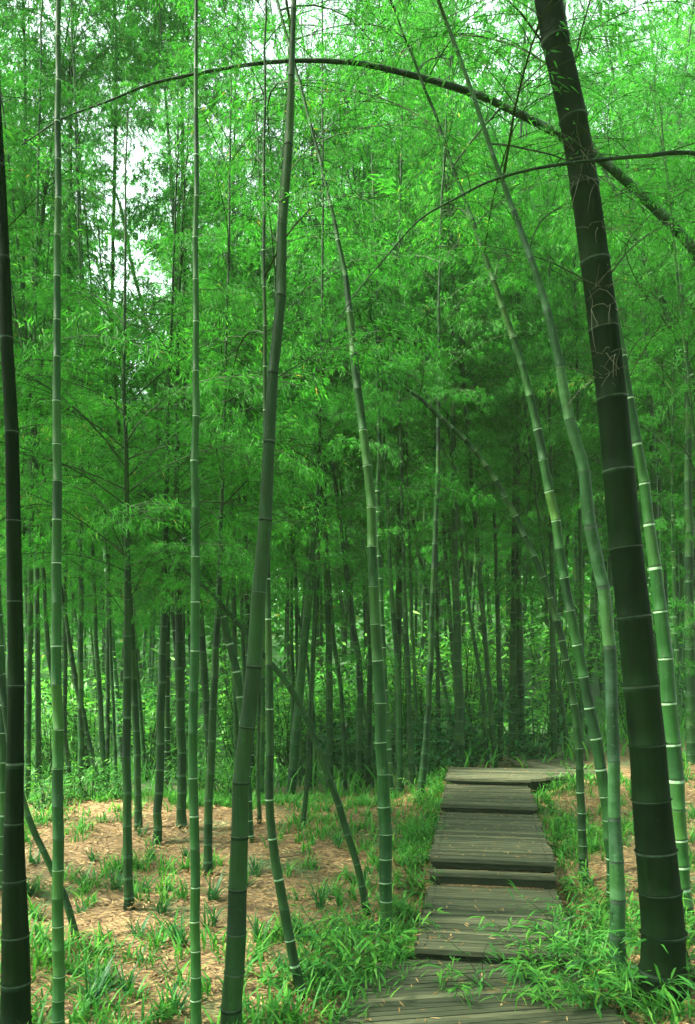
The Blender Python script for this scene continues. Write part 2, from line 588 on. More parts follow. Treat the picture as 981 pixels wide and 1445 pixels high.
def in_gap(p):
    if p[1] < 1:
        return False
    x = CX + F * p[0] / p[1]
    y = YH - F * (p[2] - EYE) / p[1]
    for gx_, gy_, a, b in GAPS:
        if ((x - gx_) / a) ** 2 + ((y - gy_) / b) ** 2 < 1:
            return True
    return False


def crown_arrays(cl, z0, n, lmax, temps, gaps=False, sc=1.0, top=True, droop=0.0, full=False):
    """Branches set around a culm centre line CL (n x 3, upwards). z0: arc fraction where the branches start."""
    d = np.concatenate([[0], np.cumsum(np.linalg.norm(np.diff(cl, axis=0), axis=1))])
    tot = d[-1]
    V, Q, M, T = [], [], [], []
    off = 0
    az = rng.uniform(0, 6.28)
    for i in range(n):
        f = z0 + (1 - z0) * ((i + rng.uniform(0, 0.9)) / n) ** 0.92
        f = min(f, 0.998)
        p = np.array([np.interp(f * tot, d, cl[:, k]) for k in range(3)])
        t = (f - z0) / (1 - z0 + 1e-6)
        ln = lmax * (0.55 + 0.45 * min(1, t / 0.25)) * (1 - 0.72 * max(0, t - 0.3) / 0.7) * rng.uniform(0.7, 1.2)
        az += math.pi * (0.5 if rng.random() < 0.4 else 1.0) + rng.normal(0, 0.5)
        pit = rng.normal(droop, 0.20)
        roll = rng.normal(0, 0.25)
        if gaps:
            mid = p + np.array([math.cos(az), math.sin(az), 0.35]) * ln * 0.55
            end = p + np.array([math.cos(az), math.sin(az), 0.15]) * ln * 0.9
            if (in_gap(mid) or in_gap(end) or in_gap(p)) and rng.random() < 0.95:
                continue
        v, q, m_, t_ = temps[rng.integers(len(temps))]
        s = ln / 1.2
        cp, sp = math.cos(pit), math.sin(pit)
        cr, sr = math.cos(roll), math.sin(roll)
        ca, sa = math.cos(az), math.sin(az)
        R = np.array([[ca, -sa, 0], [sa, ca, 0], [0, 0, 1]]) @ np.array([[cp, 0, -sp], [0, 1, 0], [sp, 0, cp]]) @ np.array([[1, 0, 0], [0, cr, -sr], [0, sr, cr]])
        V.append(v * np.array([s, s * 1.05, s]) @ R.T + p)
        Q.append(q + off)
        off += len(v)
        M.append(m_)
        T.append(np.clip(t_ + rng.normal(0, 0.07), 0, 1))
    if not V:
        return None
    return np.concatenate(V), np.concatenate(Q), np.concatenate(M), np.concatenate(T)


# ------------------------------------------------------------------ culm
def culm_arrays(pts, rad, sp, k=12, ring=0.24, jog=0.004):
    """Tube with a swollen, banded node every SP metres (shorter at the foot and towards the tip). PTS dense, upwards."""
    d = np.concatenate([[0], np.cumsum(np.linalg.norm(np.diff(pts, axis=0), axis=1))])
    tot = d[-1]
    nodes = []
    s = sp * rng.uniform(0.15, 0.6)
    while s < tot - 0.02:
        nodes.append(s)
        f = s / tot
        s += sp * (0.42 + 0.58 * min(1, f / 0.15)) * (1 - 0.45 * max(0, f - 0.6) / 0.4) * rng.uniform(0.90, 1.10)
    st, sc, mt = [0.0], [1.0], []
    for nd in nodes:
        r = np.interp(nd, d, rad)
        b = min(max(ring * 2 * r, 0.004), 0.016) * rng.uniform(0.6, 1.3)
        bm = 1 if rng.random() < 0.8 else 0
        for o_, k_, mm in ((-1.1 * b, 1.0, 0), (-0.25 * b, 1.03, bm), (0, 0.985, 2), (0.3 * b, 1.09, 2), (0.75 * b, 1.0, 0)):
            a_ = nd + o_
            if a_ > st[-1] + 1e-4:
                st.append(a_)
                sc.append(k_)
                mt.append(mm)
    st.append(tot)
    sc.append(1.0)
    mt.append(0)
    # extra rings inside long or curved internodes
    S, K, MT = [st[0]], [sc[0]], []
    for i in range(1, len(st)):
        g = st[i] - st[i - 1]
        e = int(g / 0.09)
        for j in range(1, e + 1):
            S.append(st[i - 1] + g * j / (e + 1))
            K.append(lerp(sc[i - 1], sc[i], j / (e + 1)) * 0.995)
            MT.append(mt[i - 1])
        S.append(st[i])
        K.append(sc[i])
        MT.append(mt[i - 1])
    S = np.array(S)
    P = np.stack([np.interp(S, d, pts[:, c]) for c in range(3)], -1)
    # slight zigzag from internode to internode
    nid = np.searchsorted(nodes, S)
    jx = rng.normal(0, jog, len(nodes) + 2)
    R = np.interp(S, d, rad) * np.array(K)
    P[:, 0] += np.interp(S, [0] + nodes + [tot], np.concatenate([[0], jx[1:len(nodes) + 1], [0]]))
    v, q = tube(P, R, k, (0, 1, 0.001))
    ti = np.clip(rng.normal(0.42, 0.2, len(nodes) + 2), 0, 1)
    return v, q, np.repeat(MT, k), np.repeat(ti[nid[:-1]], k)


def catmull(P, n=10):
    P = np.asarray(P, float)
    Q = np.vstack([2 * P[0] - P[1], P, 2 * P[-1] - P[-2]])
    out = []
    for i in range(len(P) - 1):
        p0, p1, p2, p3 = Q[i:i + 4]
        for t in np.linspace(0, 1, n, endpoint=False):
            out.append(0.5 * ((2 * p1) + (-p0 + p2) * t + (2 * p0 - 5 * p1 + 4 * p2 - p3) * t * t + (-p0 + 3 * p1 - 3 * p2 + p3) * t ** 3))
    out.append(P[-1])
    return np.array(out)


def bamboo(label, px, d=None, H=11.0, crown=0.5, nb=34, lmax=1.35, tone='mid', sp=0.26, ring='pale', k=12, tip=None, temps=None, group=None, droop=0.0, lean=0.0, ringw=0.2):
    """A bamboo traced at PX (x, y, width in photo pixels, foot first) at distance D; above the traced stretch it goes on, thinning, to height H.
    crown: photo row where the lowest branches grow. tip: further (dx, dz) bend at the top."""
    if d is None:
        d = depth_of(px[0][0], px[0][1])
    W = [np.append(at(x, y, d), w / 2 / F * d) for x, y, w in px]
    W = np.array(W)
    g0 = float(ground_z(W[0, 0], d))
    if W[0, 2] > g0 + 0.01:                      # carry the foot down into the ground
        sl = (W[1, 0] - W[0, 0]) / (W[1, 2] - W[0, 2])
        dz = W[0, 2] - g0 + 0.06
        W = np.vstack([[W[0, 0] - sl * dz, d, W[0, 2] - dz, W[0, 3] * 1.06], W])
    else:
        W[0, 2] = min(W[0, 2], g0 - 0.05)
    zt = W[-1, 2]
    if H > zt + 0.3:
        n = max(2, int((H - zt) / 1.2))
        sl = (W[-1, 0] - W[-2, 0]) / max(W[-1, 2] - W[-2, 2], 0.1)
        sl = float(np.clip(sl, -0.8, 0.8))
        tb = tip if tip is not None else rng.uniform(-0.5, 0.5)
        ty = rng.uniform(-0.6, 0.6)
        for i in range(1, n + 1):
            f = i / n
            dz = (H - zt) * f
            W = np.vstack([W, np.zeros((1, 4))])
            W[-1] = [base_x(px, d) + sl * dz * (1 - 0.3 * f) + tb * f * f, d + ty * f * f, zt + dz, lerp(px[-1][2] / 2 / F * d, 0.004, f ** 0.85)]
    W[:, 1] += lean * (W[:, 2] - g0)
    D = catmull(W, 8)
    D[:, 3] = np.maximum(D[:, 3], 0.003)
    D[:, 3] *= 1 + 0.28 * np.exp(-np.clip(D[:, 2] - g0, 0, 9) / 0.05)
    foot = np.array([D[0, 0], D[0, 1], float(ground_z(D[0, 0], D[0, 1]))])
    pts = D[:, :3] - foot
    root = empty('bamboo', foot, label, 'bamboo', group)
    v, q, mt, ct = culm_arrays(pts, D[:, 3], sp, k, ringw, min(0.004, D[0, 3] * 0.08))
    rm = {'pale': RING, 'dark': RINGDARK, 'dull': RINGMID, 'faint': RINGFAINT}[ring]
    link('culm', mesh_from('culm', v, q, [CULM[tone], rm, RINGDARK], mt, ct, True), root)
    if nb:
        zc = EYE + (YH - crown) / F * d - foot[2]
        dd = np.concatenate([[0], np.cumsum(np.linalg.norm(np.diff(pts, axis=0), axis=1))])
        i0 = int(np.argmax(pts[:, 2] >= zc)) if (pts[:, 2] >= zc).any() else int(len(pts) * 0.6)
        c = crown_arrays(D[:, :3], dd[i0] / dd[-1], int(nb * 1.25), lmax * 1.2, temps or (T_FINE if d < 6.2 else T_NEAR), True, droop=droop)
        if c is not None:
            link('foliage', mesh_from('foliage', c[0] - foot, c[1], [LEAF, TWIG], c[2], c[3]), root)
    return root, D, foot


def base_x(px, d):
    return (px[-1][0] - CX) / F * d


TRACED = []
rng = np.random.default_rng(21)


def B(label, px, **kw):
    r = bamboo(label, px, **kw)
    TRACED.append((label, r))
    return r


# ---- the nearest culms, their crowns above the picture
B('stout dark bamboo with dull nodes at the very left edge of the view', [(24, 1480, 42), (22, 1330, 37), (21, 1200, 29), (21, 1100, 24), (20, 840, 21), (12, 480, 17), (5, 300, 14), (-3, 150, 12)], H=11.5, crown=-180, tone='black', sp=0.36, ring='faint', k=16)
B('straight bright green bamboo with crisp white node rings, beside the stout dark one at left', [(82, 1490, 18), (82, 1290, 16), (81, 1090, 15), (80, 900, 14), (80, 620, 12), (80, 480, 10), (82, 250, 9), (83, 0, 7)], H=9.0, crown=-120, nb=26, tone='fresh', sp=0.165, k=14, tip=0.2, ringw=0.1)
B('very straight slim bamboo, dark foot and white rings, right of the strap-leaf slope centre', [(277, 1480, 16), (276, 1300, 14), (274, 1090, 13), (275, 900, 13), (276, 700, 11), (277, 480, 9), (277, 230, 7), (277, 0, 5)], H=8.0, crown=-60, nb=24, tone='fresh', sp=0.185, k=14, tip=-0.2, ringw=0.12)
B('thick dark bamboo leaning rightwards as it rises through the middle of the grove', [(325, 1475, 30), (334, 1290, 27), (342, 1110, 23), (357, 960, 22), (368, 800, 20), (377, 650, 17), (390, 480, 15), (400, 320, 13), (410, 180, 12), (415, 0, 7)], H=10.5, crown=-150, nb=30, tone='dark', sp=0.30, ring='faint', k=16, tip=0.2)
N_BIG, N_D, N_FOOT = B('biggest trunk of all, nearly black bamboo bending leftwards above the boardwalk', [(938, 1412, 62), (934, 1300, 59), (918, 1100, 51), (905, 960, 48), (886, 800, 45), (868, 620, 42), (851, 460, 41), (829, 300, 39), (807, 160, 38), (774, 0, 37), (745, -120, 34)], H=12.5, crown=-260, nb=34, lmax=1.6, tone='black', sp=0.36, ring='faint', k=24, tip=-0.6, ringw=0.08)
# ---- middle distance, left and centre
B('bamboo with pale upper joints standing beside the left edge of the boardwalk', [(547, 1316, 17), (543, 1190, 18), (535, 960, 16), (528, 840, 14), (524, 720, 13), (511, 600, 12), (499, 480, 11), (488, 400, 8), (475, 320, 6), (459, 257, 5)], H=8.5, crown=330, nb=12, tone='mid', sp=0.24, k=14, tip=-0.4, ringw=0.08)
B('bowed dark thin bamboo leaning over leftwards from beside the pale-jointed one', [(522, 1292, 10), (505, 1225, 10), (490, 1175, 10), (473, 1120, 10), (455, 1072, 9), (428, 1003, 9), (400, 957, 8), (378, 932, 8), (340, 885, 7), (290, 830, 5), (240, 790, 4)], H=0, crown=900, nb=7, lmax=0.8, tone='dark', sp=0.2, ring='dull')
B('dark bamboo with a kinked slanting foot right of the thick leaning one', [(430, 1415, 14), (412, 1340, 14), (397, 1260, 14), (386, 1200, 13), (380, 1130, 12), (381, 1000, 11), (379, 900, 9), (376, 720, 7)], H=5.0, crown=760, nb=9, lmax=0.8, tone='dark', sp=0.2)
B('broken-topped bamboo arching far out to the left, foot hidden behind the thick leaning trunk', [(352, 1150, 10), (345, 1040, 11), (336, 958, 11), (321, 900, 11), (306, 845, 10), (285, 800, 9), (265, 770, 9), (240, 735, 8), (205, 690, 8), (178, 660, 7), (150, 635, 5), (110, 610, 4)], d=7.0, H=0, crown=820, nb=12, lmax=1.0, tone='mid', sp=0.24)
B('dark bamboo rising alone from the litter, top lost in a dark leafy mass', [(183, 1283, 14), (180, 1180, 13), (179, 1060, 12), (180, 940, 12), (180, 820, 10), (178, 700, 7)], H=5.0, crown=905, nb=46, lmax=1.05, tone='dark', sp=0.24, ring='dull')
B('slim dark bamboo just behind the lone one on the litter slope', [(196, 1172, 11), (193, 1040, 10), (189, 960, 10), (185, 880, 9), (180, 780, 7)], H=5.4, crown=900, nb=46, lmax=1.1, tone='dark', sp=0.25, ring='dull')
B('dark bamboo at the litter crest, left one of a close pair', [(222, 1190, 12), (225, 1100, 12), (228, 960, 11), (231, 850, 9), (234, 740, 7)], H=6.0, crown=890, nb=50, lmax=1.1, tone='dark', sp=0.26, ring='dull')
B('dark bamboo at the litter crest, right one of a close pair', [(255, 1168, 14), (257, 1090, 13), (254, 960, 12), (252, 850, 10), (250, 740, 8)], H=6.4, crown=880, nb=50, lmax=1.15, tone='dark', sp=0.26, ring='dull')
B('dark bamboo on the litter between the straight ringed one and the thick leaning one', [(293, 1236, 13), (295, 1145, 12), (301, 1020, 11), (305, 930, 10), (309, 830, 8), (312, 740, 6)], H=6.2, crown=800, nb=36, lmax=1.1, tone='dark', sp=0.24, ring='dull')
B('thin bamboo leaning steeply leftwards across the lower litter slope', [(111, 1330, 10), (94, 1273, 10), (66, 1212, 9), (43, 1161, 9), (20, 1080, 9), (2, 965, 8), (-14, 850, 7), (-28, 700, 5)], H=0, crown=800, nb=4, lmax=0.9, tone='dark', sp=0.2, ring='dull')
B('green ringed bamboo half cut off at the left edge, low behind the stout dark one', [(3, 1260, 12), (4, 1150, 12), (5, 1060, 12), (3, 960, 10), (-2, 860, 8)], H=5.5, crown=700, nb=18, tone='mid', sp=0.2)
for lab, px, d_, tn in [
    ('slim upright bamboo right beside the stout dark left-edge one', [(37, 1165, 10), (40, 1030, 9), (42, 900, 8), (44, 760, 7)], 9.6, 'mid'),
    ('hair-thin upright bamboo between the stout dark one and the bright ringed one', [(51, 1170, 5), (52, 1030, 5), (52, 890, 5), (53, 760, 4)], 10.4, 'mid'),
    ('slim bamboo slanting behind the bright ringed one at left', [(102, 1160, 8), (92, 1045, 8), (78, 990, 7), (70, 930, 7), (64, 860, 6), (58, 760, 5)], 9.8, 'dark'),
    ('upright green bamboo right of the bright ringed one', [(114, 1152, 9), (114, 1030, 9), (114, 907, 8), (115, 800, 7)], 9.4, 'mid'),
    ('slim bamboo slanting across the upright green one, right of the bright ringed one', [(148, 1146, 9), (139, 1105, 8), (129, 1065, 8), (114, 995, 8), (101, 924, 7), (88, 840, 5)], 9.4, 'dark'),
    ('slim bamboo ending against the foot of the slanting one, before the misty clearing', [(149, 1120, 8), (145, 1060, 8), (140, 970, 7), (136, 905, 6), (132, 800, 5)], 10.2, 'mid'),
    ('thread-thin bamboo between the misty clearing and the lone dark one', [(166, 1140, 6), (162, 1050, 5), (158, 955, 5), (154, 850, 4)], 11.5, 'mid'),
]:
    B(lab, px, d=d_, H=rng.uniform(9.5, 12), crown=840, nb=26, lmax=1.2, tone=tn, sp=0.28, temps=T_NEAR, k=8, ring='dull')
# ---- centre, beyond the litter crest
for lab, px, d_, tn, cr in [
    ('straight dark bamboo centred beyond the litter crest, thicker than those round it', [(465, 1145, 10), (465, 1010, 10), (464, 900, 9), (461, 820, 8), (457, 660, 6), (455, 560, 5)], 11.0, 'dark', 640),
    ('slim bamboo leaning slightly right, left of the straight dark centre one', [(437, 1140, 8), (437, 1080, 8), (439, 981, 7), (443, 910, 7), (447, 850, 6), (452, 740, 5)], 11.5, 'mid', 720),
    ('wavy thin bamboo in the bright yellow-green clearing', [(446, 1120, 5), (442, 1005, 5), (430, 910, 5), (420, 859, 5), (414, 780, 4)], 13.0, 'mid', 760),
    ('ringed thin bamboo behind the upper end of the bowed dark one, left of two', [(413, 1146, 7), (413, 1080, 7), (413, 990, 6), (412, 900, 5)], 12.0, 'mid', 900),
    ('ringed thin bamboo behind the upper end of the bowed dark one, right of two', [(428, 1148, 7), (425, 1080, 7), (422, 1000, 6), (420, 930, 5)], 12.0, 'mid', 900),
    ('thin bamboo slanting just right of the straight dark centre one', [(488, 1125, 6), (486, 1080, 6), (482, 985, 6), (472, 906, 6), (466, 840, 5)], 12.0, 'mid', 800),
    ('slim bamboo bending leftwards, midway between centre and pale-jointed ones', [(505, 1135, 10), (507, 1052, 10), (508, 950, 9), (498, 882, 8), (488, 800, 6)], 11.0, 'dark', 860),
    ('dark short-looking bamboo close behind the pale-jointed one, left side', [(519, 1140, 9), (520, 1060, 9), (522, 980, 8), (523, 880, 7)], 11.5, 'dark', 900),
    ('thread-thin pale stem slanting behind the pale-jointed bamboo', [(529, 1132, 4), (520, 1050, 4), (512, 986, 4), (506, 930, 3)], 12.0, 'fresh', 940),
    ('short slanting thin bamboo standing on the litter crest in the middle', [(424, 1198, 8), (427, 1165, 8), (432, 1120, 7), (436, 1040, 5)], 7.2, 'dark', 1000),
    ('thin bamboo stub by the right side of the thick leaning trunk', [(367, 1180, 6), (365, 1130, 6), (364, 1080, 5), (366, 1000, 4)], 7.6, 'dark', 960),
    ('slim bamboo peeping out between the thick leaning trunk and its kinked neighbour', [(368, 1150, 9), (369, 1060, 9), (370, 960, 8), (372, 860, 6)], 9.5, 'mid', 850),
]:
    B(lab, px, d=d_, H=rng.uniform(10.0, 12.5), crown=cr, nb=30, lmax=1.25, tone=tn, sp=0.26, k=8, ring='dull')
B('faint slim bamboo rising close behind the pale-jointed one', [(552, 1120, 9), (545, 1000, 8), (538, 850, 7), (534, 735, 7), (534, 600, 6), (532, 500, 5)], d=9.5, H=7.0, crown=520, nb=24, tone='mid', sp=0.26, k=8)
# ---- right of the pale-jointed one
B('thin dark bamboo with a rightward lean left of the boardwalk top', [(590, 1132, 11), (597, 1090, 11), (604, 1011, 9), (608, 926, 9), (611, 840, 8), (618, 684, 7), (619, 531, 5), (619, 470, 4)], H=9.5, crown=560, nb=22, tone='dark', sp=0.24, ring='dull')
for lab, px, d_, tn, cr in [
    ('slim bamboo left of a trio beyond the boardwalk grass', [(565, 1110, 9), (564, 1060, 9), (561, 930, 8), (555, 870, 7), (549, 760, 5)], 9.8, 'mid', 820),
    ('slim bamboo in the middle of a trio beyond the boardwalk grass', [(584, 1110, 9), (580, 1060, 9), (574, 915, 8), (570, 800, 6)], 9.8, 'dark', 800),
    ('thin bamboo on the right of a trio beyond the boardwalk grass', [(592, 1095, 6), (589, 1050, 6), (584, 926, 5), (580, 830, 4)], 10.8, 'mid', 820),
    ('thin bamboo in front of the pale misty gap at the boardwalk top', [(619, 1085, 7), (619, 1040, 7), (618, 960, 6), (617, 880, 5)], 12.0, 'dark', 930),
    ('stout dark bamboo rising behind the left corner of the top landing', [(650, 1092, 14), (648, 1000, 13), (645, 900, 12), (643, 800, 9)], 10.4, 'dark', 900),
    ('ringed slim bamboo slanting behind the top landing', [(688, 1088, 7), (684, 1010, 6), (677, 950, 6), (665, 880, 5), (655, 800, 4)], 11.0, 'mid', 880),
    ('slim dark bamboo straight behind the middle of the top landing', [(706, 1086, 8), (706, 1000, 8), (703, 900, 7), (700, 800, 5)], 12.0, 'dark', 940),
    ('dark upright bamboo behind the top landing, left of a tight pair', [(722, 1086, 10), (723, 1000, 10), (724, 900, 9), (725, 800, 7)], 12.5, 'dark', 900),
    ('dark upright bamboo behind the top landing, right of a tight pair', [(736, 1086, 10), (735, 1000, 10), (734, 900, 9), (732, 800, 7)], 12.5, 'dark', 900),
    ('slim dark bamboo rising where the landing turns away', [(782, 1084, 9), (781, 1000, 9), (780, 900, 8), (778, 760, 6)], 11.0, 'dark', 860),
    ('thin bamboo slanting beside the bend of the landing', [(801, 1080, 7), (797, 1020, 7), (789, 963, 6), (780, 890, 5)], 11.2, 'mid', 900),
    ('faint slim bamboo between the two leaning ringed ones', [(820, 1080, 7), (821, 940, 7), (820, 820, 6), (818, 700, 5)], 11.5, 'mid', 700),
]:
    B(lab, px, d=d_, H=rng.uniform(10.0, 12.5), crown=cr, nb=32, lmax=1.25, tone=tn, sp=0.26, k=8, ring='dull')
B('long thin bamboo arching over to the left above the boardwalk, white rings at its foot', [(825, 1245, 13), (821, 1160, 12), (818, 1086, 11), (812, 1004, 11), (803, 955, 10), (792, 900, 10), (781, 858, 9), (763, 807, 9), (740, 756, 8), (715, 705, 8), (684, 654, 7), (654, 618, 7), (618, 585, 6), (592, 562, 5), (546, 531, 4)], H=0, crown=590, nb=8, lmax=0.8, tone='dark', sp=0.155, ringw=0.12)
B('left-leaning bamboo with white rings on its lit side, right of the boardwalk', [(868, 1270, 18), (862, 1178, 18), (850, 1095, 16), (843, 1049, 16), (834, 1010, 15), (819, 932, 14), (802, 845, 13), (783, 741, 13), (762, 618, 12), (747, 555, 11), (731, 497, 10), (697, 398, 8), (664, 306, 7), (645, 250, 5)], H=6.6, crown=440, nb=13, tone='mid', sp=0.21, k=14, tip=-0.5, ringw=0.12)
B('pale bluish-sheathed bamboo left of the biggest trunk', [(874, 1385, 23), (871, 1260, 21), (868, 1150, 18), (866, 1080, 17), (862, 942, 17), (856, 881, 17), (850, 830, 17), (843, 798, 17), (830, 726, 17), (823, 658, 16), (812, 618, 15), (800, 569, 14), (785, 489, 12), (767, 420, 10), (745, 357, 9), (715, 270, 7)], H=6.6, crown=400, nb=13, tone='pale', sp=0.30, ring='dark', k=16, tip=-0.5)
B('green bamboo emerging close behind the right side of the biggest trunk', [(967, 1297, 22), (956, 1150, 22), (946, 990, 21), (931, 850, 18), (916, 740, 15), (900, 620, 13), (884, 535, 11), (868, 440, 9)], H=9.5, crown=600, nb=24, tone='fresh', sp=0.27, k=14, tip=-0.4)
B('dark upright bamboo by the right edge, beyond the ferny sprays', [(976, 1085, 13), (974, 960, 13), (973, 800, 12), (971, 640, 10), (968, 520, 8)], d=8.8, H=8.0, crown=620, nb=28, tone='dark', sp=0.26, ring='dull')
B('thin ringed bamboo between the green and dark ones at the right edge', [(957, 1090, 8), (956, 1000, 7), (954, 900, 6), (950, 780, 5)], d=9.5, H=6.5, crown=780, nb=22, tone='mid', sp=0.2, k=8)
B('young bamboo with fine feathery sprays crowding the right edge of the view', [(1002, 1190, 7), (997, 1040, 6), (994, 860, 6), (988, 700, 5), (978, 600, 4)], d=5.4, H=5.2, crown=1040, nb=34, lmax=0.62, tone='mid', sp=0.2, k=8)
for lab, px, d_, nb_ in [
    ('tall thin bamboo whose crown closes the canopy over the white sky gap', [(152, 980, 6), (153, 700, 6), (158, 420, 5), (163, 190, 5)], 12.0, 74),
    ('tall thin bamboo left of the white sky gap, crown high above the bright ringed one', [(92, 980, 6), (93, 700, 6), (97, 420, 6), (100, 180, 5)], 11.2, 70),
    ('tall thin bamboo at far left, crown high above the stout dark one', [(28, 980, 6), (29, 700, 6), (33, 420, 6), (36, 200, 5)], 11.6, 70),
    ('tall thin bamboo right of the white sky gap, crown above the very straight slim one', [(258, 980, 6), (259, 700, 6), (260, 420, 6), (258, 200, 5)], 12.6, 74),
]:
    B(lab, px, d=d_, H=14.5, crown=205, nb=nb_, lmax=1.5, tone='dark', sp=0.3, ring='dull', k=8, temps=T_FAR)
# faint upper-left stems against the sky gap
B('faint far bamboo stem left of the white sky gap', [(128, 520, 7), (120, 420, 6), (110, 360, 6), (100, 280, 5)], d=17.0, H=12.0, crown=470, nb=30, lmax=1.3, tone='pale', sp=0.35, k=8, temps=T_FAR)
B('dark thin stem crossing the white sky gap', [(225, 640, 6), (215, 520, 5), (200, 430, 5), (184, 364, 4), (172, 300, 4)], d=15.0, H=11.0, crown=330, nb=16, lmax=1.1, tone='dark', sp=0.33, k=8, temps=T_FAR)
B('slim stem bordering the white sky gap on its right', [(236, 700, 8), (236, 600, 8), (240, 504, 7), (246, 440, 6), (250, 330, 5)], d=13.0, H=10.0, crown=420, nb=20, lmax=1.1, tone='dark', sp=0.3, k=8, temps=T_FAR)
B('short-looking dark stem left of the thick leaning trunk, high among leaves', [(346, 760, 8), (344, 690, 8), (342, 620, 7), (340, 540, 5)], d=12.0, H=9.5, crown=640, nb=30, lmax=1.25, tone='dark', sp=0.3, k=8)
B('thinner dark stem beside the short-looking one among leaves', [(327, 740, 6), (326, 690, 6), (325, 630, 5), (323, 540, 4)], d=13.5, H=10.0, crown=640, nb=30, lmax=1.25, tone='dark', sp=0.3, k=8)
B('faint stem in front of the small central sky gap', [(535, 480, 6), (520, 400, 6), (508, 330, 5), (496, 270, 4)], d=14.0, H=11.0, crown=330, nb=26, lmax=1.2, tone='mid', sp=0.3, k=8, temps=T_FAR)
B('leaning dark stem high on the right, behind the biggest trunk', [(985, 560, 10), (958, 483, 10), (946, 454, 9), (915, 380, 8), (880, 300, 6)], d=9.0, H=9.0, crown=440, nb=26, tone='dark', sp=0.3, k=8)


# ---- bamboo bent right over in an arch, its foot outside the picture on the right
def arch(label, px, d, foot, rads, nb, lmax, tone, sp, f0, droop, ring='dull', temps=None):
    pts = [np.array(foot, float)] + [at(x, y, dd) for (x, y), dd in zip(px, d)]
    D = catmull(np.array(pts), 10)
    u = np.linspace(0, 1, len(D))
    R = np.interp(u, np.linspace(0, 1, len(rads)), rads)
    ft = D[0].copy()
    root = empty('bamboo', ft, label, 'bamboo')
    v, q, mt, ct = culm_arrays(D - ft, R, sp, 12, 0.2, 0.002)
    link('culm', mesh_from('culm', v, q, [CULM[tone], {'dull': RINGMID, 'dark': RINGDARK, 'pale': RING}[ring], RINGDARK], mt, ct, True), root)
    c = crown_arrays(D, f0, nb, lmax, temps or T_NEAR, True, droop=droop)
    if c is not None:
        link('foliage', mesh_from('foliage', c[0] - ft, c[1], [LEAF, TWIG], c[2], c[3]), root)
    return root


arch('mossy bamboo bent into a great arch across the top of the view', [(1090, 640), (1030, 440), (978, 352), (914, 284), (850, 226), (786, 188), (735, 162), (674, 134), (608, 113), (531, 94), (480, 87), (408, 86), (326, 95), (219, 117), (153, 143), (87, 168), (30, 205)], [5.6] * 17, [3.6, 5.6, float(ground_z(3.6, 5.6)) - 0.05], [0.036, 0.035, 0.033, 0.030, 0.026, 0.022, 0.018, 0.014, 0.010, 0.006, 0.004], 40, 0.85, 'dark', 0.26, 0.36, -0.25)
arch('thin bare bamboo tip drooping in from the right in front of the biggest trunk', [(1200, 420), (1080, 255), (981, 217), (910, 220), (840, 226), (760, 237), (690, 256), (640, 282), (590, 312), (540, 368), (495, 425), (462, 480), (440, 540)], [3.75] * 13, [3.1, 3.75, float(ground_z(3.1, 3.75)) - 0.05], [0.016, 0.013, 0.010, 0.0085, 0.007, 0.0055, 0.0045, 0.0035, 0.0025, 0.0015], 20, 0.75, 'dark', 0.2, 0.42, -0.5, temps=[branch_template(300 + i, 8, 2, 2, 0.06, 0.008) for i in range(4)])

# dry hanging twigs on the biggest trunk
for i in range(70):
    if i % 10 == 0:
        mb = MB()
    y = [222, 262, 330, 415, 440, 505, 535][i // 10] + rng.normal(0, 1.5)
    d0 = N_D[0, 1]
    xs = np.interp(y, [0, 160, 300, 460, 620], [774, 807, 829, 851, 868])
    ang = rng.uniform(-1.5, 1.5)
    rr = np.interp(y, [0, 620], [18.5, 21]) / F * d0
    c0 = at(xs, y, d0) + np.array([math.sin(ang) * rr, -math.cos(ang) * rr, 0])
    L = rng.uniform(0.05, 0.28)
    dr = np.array([math.sin(ang) * 0.7 + rng.normal(0, .5), -abs(math.cos(ang)) * 0.7, rng.uniform(-0.9, 0.6)])
    P = [c0]
    for k in range(4):
        P.append(P[-1] + dr / np.linalg.norm(dr) * L / 4)
        dr = dr + np.array([rng.normal(0, 0.10), rng.normal(0, 0.08), -0.10])
    v, q = tube(np.array(P) - N_FOOT, np.linspace(0.0016, 0.0006, 5), 4, (0.3, 0.2, 1))
    mb.add(v, q, 0)
    if i % 10 == 9:
        mb.build('dry_twig', [DEADTWIG], N_BIG)

# ------------------------------------------------------------------ background bamboos: a few grown kinds, copied one by one
KINDS = []
rng = np.random.default_rng(22)
for kx in range(9):
    H = rng.uniform(13.0, 17.5)
    n = 14
    f = np.linspace(0, 1, n)
    bx, by = rng.normal(0, 0.9, 2)
    pts = np.stack([bx * f ** 2.2, by * f ** 2.2, H * (f - 0.05 * f ** 4)], -1)
    rad = lerp(0.055, 0.005, f ** 1.2) * rng.uniform(0.8, 1.2)
    D = catmull(pts, 6)
    R = np.interp(np.linspace(0, 1, len(D)), f, rad)
    v, q, mt, ct = culm_arrays(D, R, 0.3, 7, 0.15, 0.003)
    tone = ['mid', 'dark', 'mid', 'fresh', 'dark', 'mid', 'dark', 'mid', 'pale'][kx]
    cm = mesh_from('culm', v, q, [CULM[tone], RINGMID, RINGDARK], mt, ct, True)
    c = crown_arrays(D, rng.uniform(0.15, 0.31), 82, 2.1, T_FAR)
    fm = mesh_from('foliage', c[0], c[1], [LEAF, TWIG], c[2], c[3])
    KINDS.append((cm, fm, H))

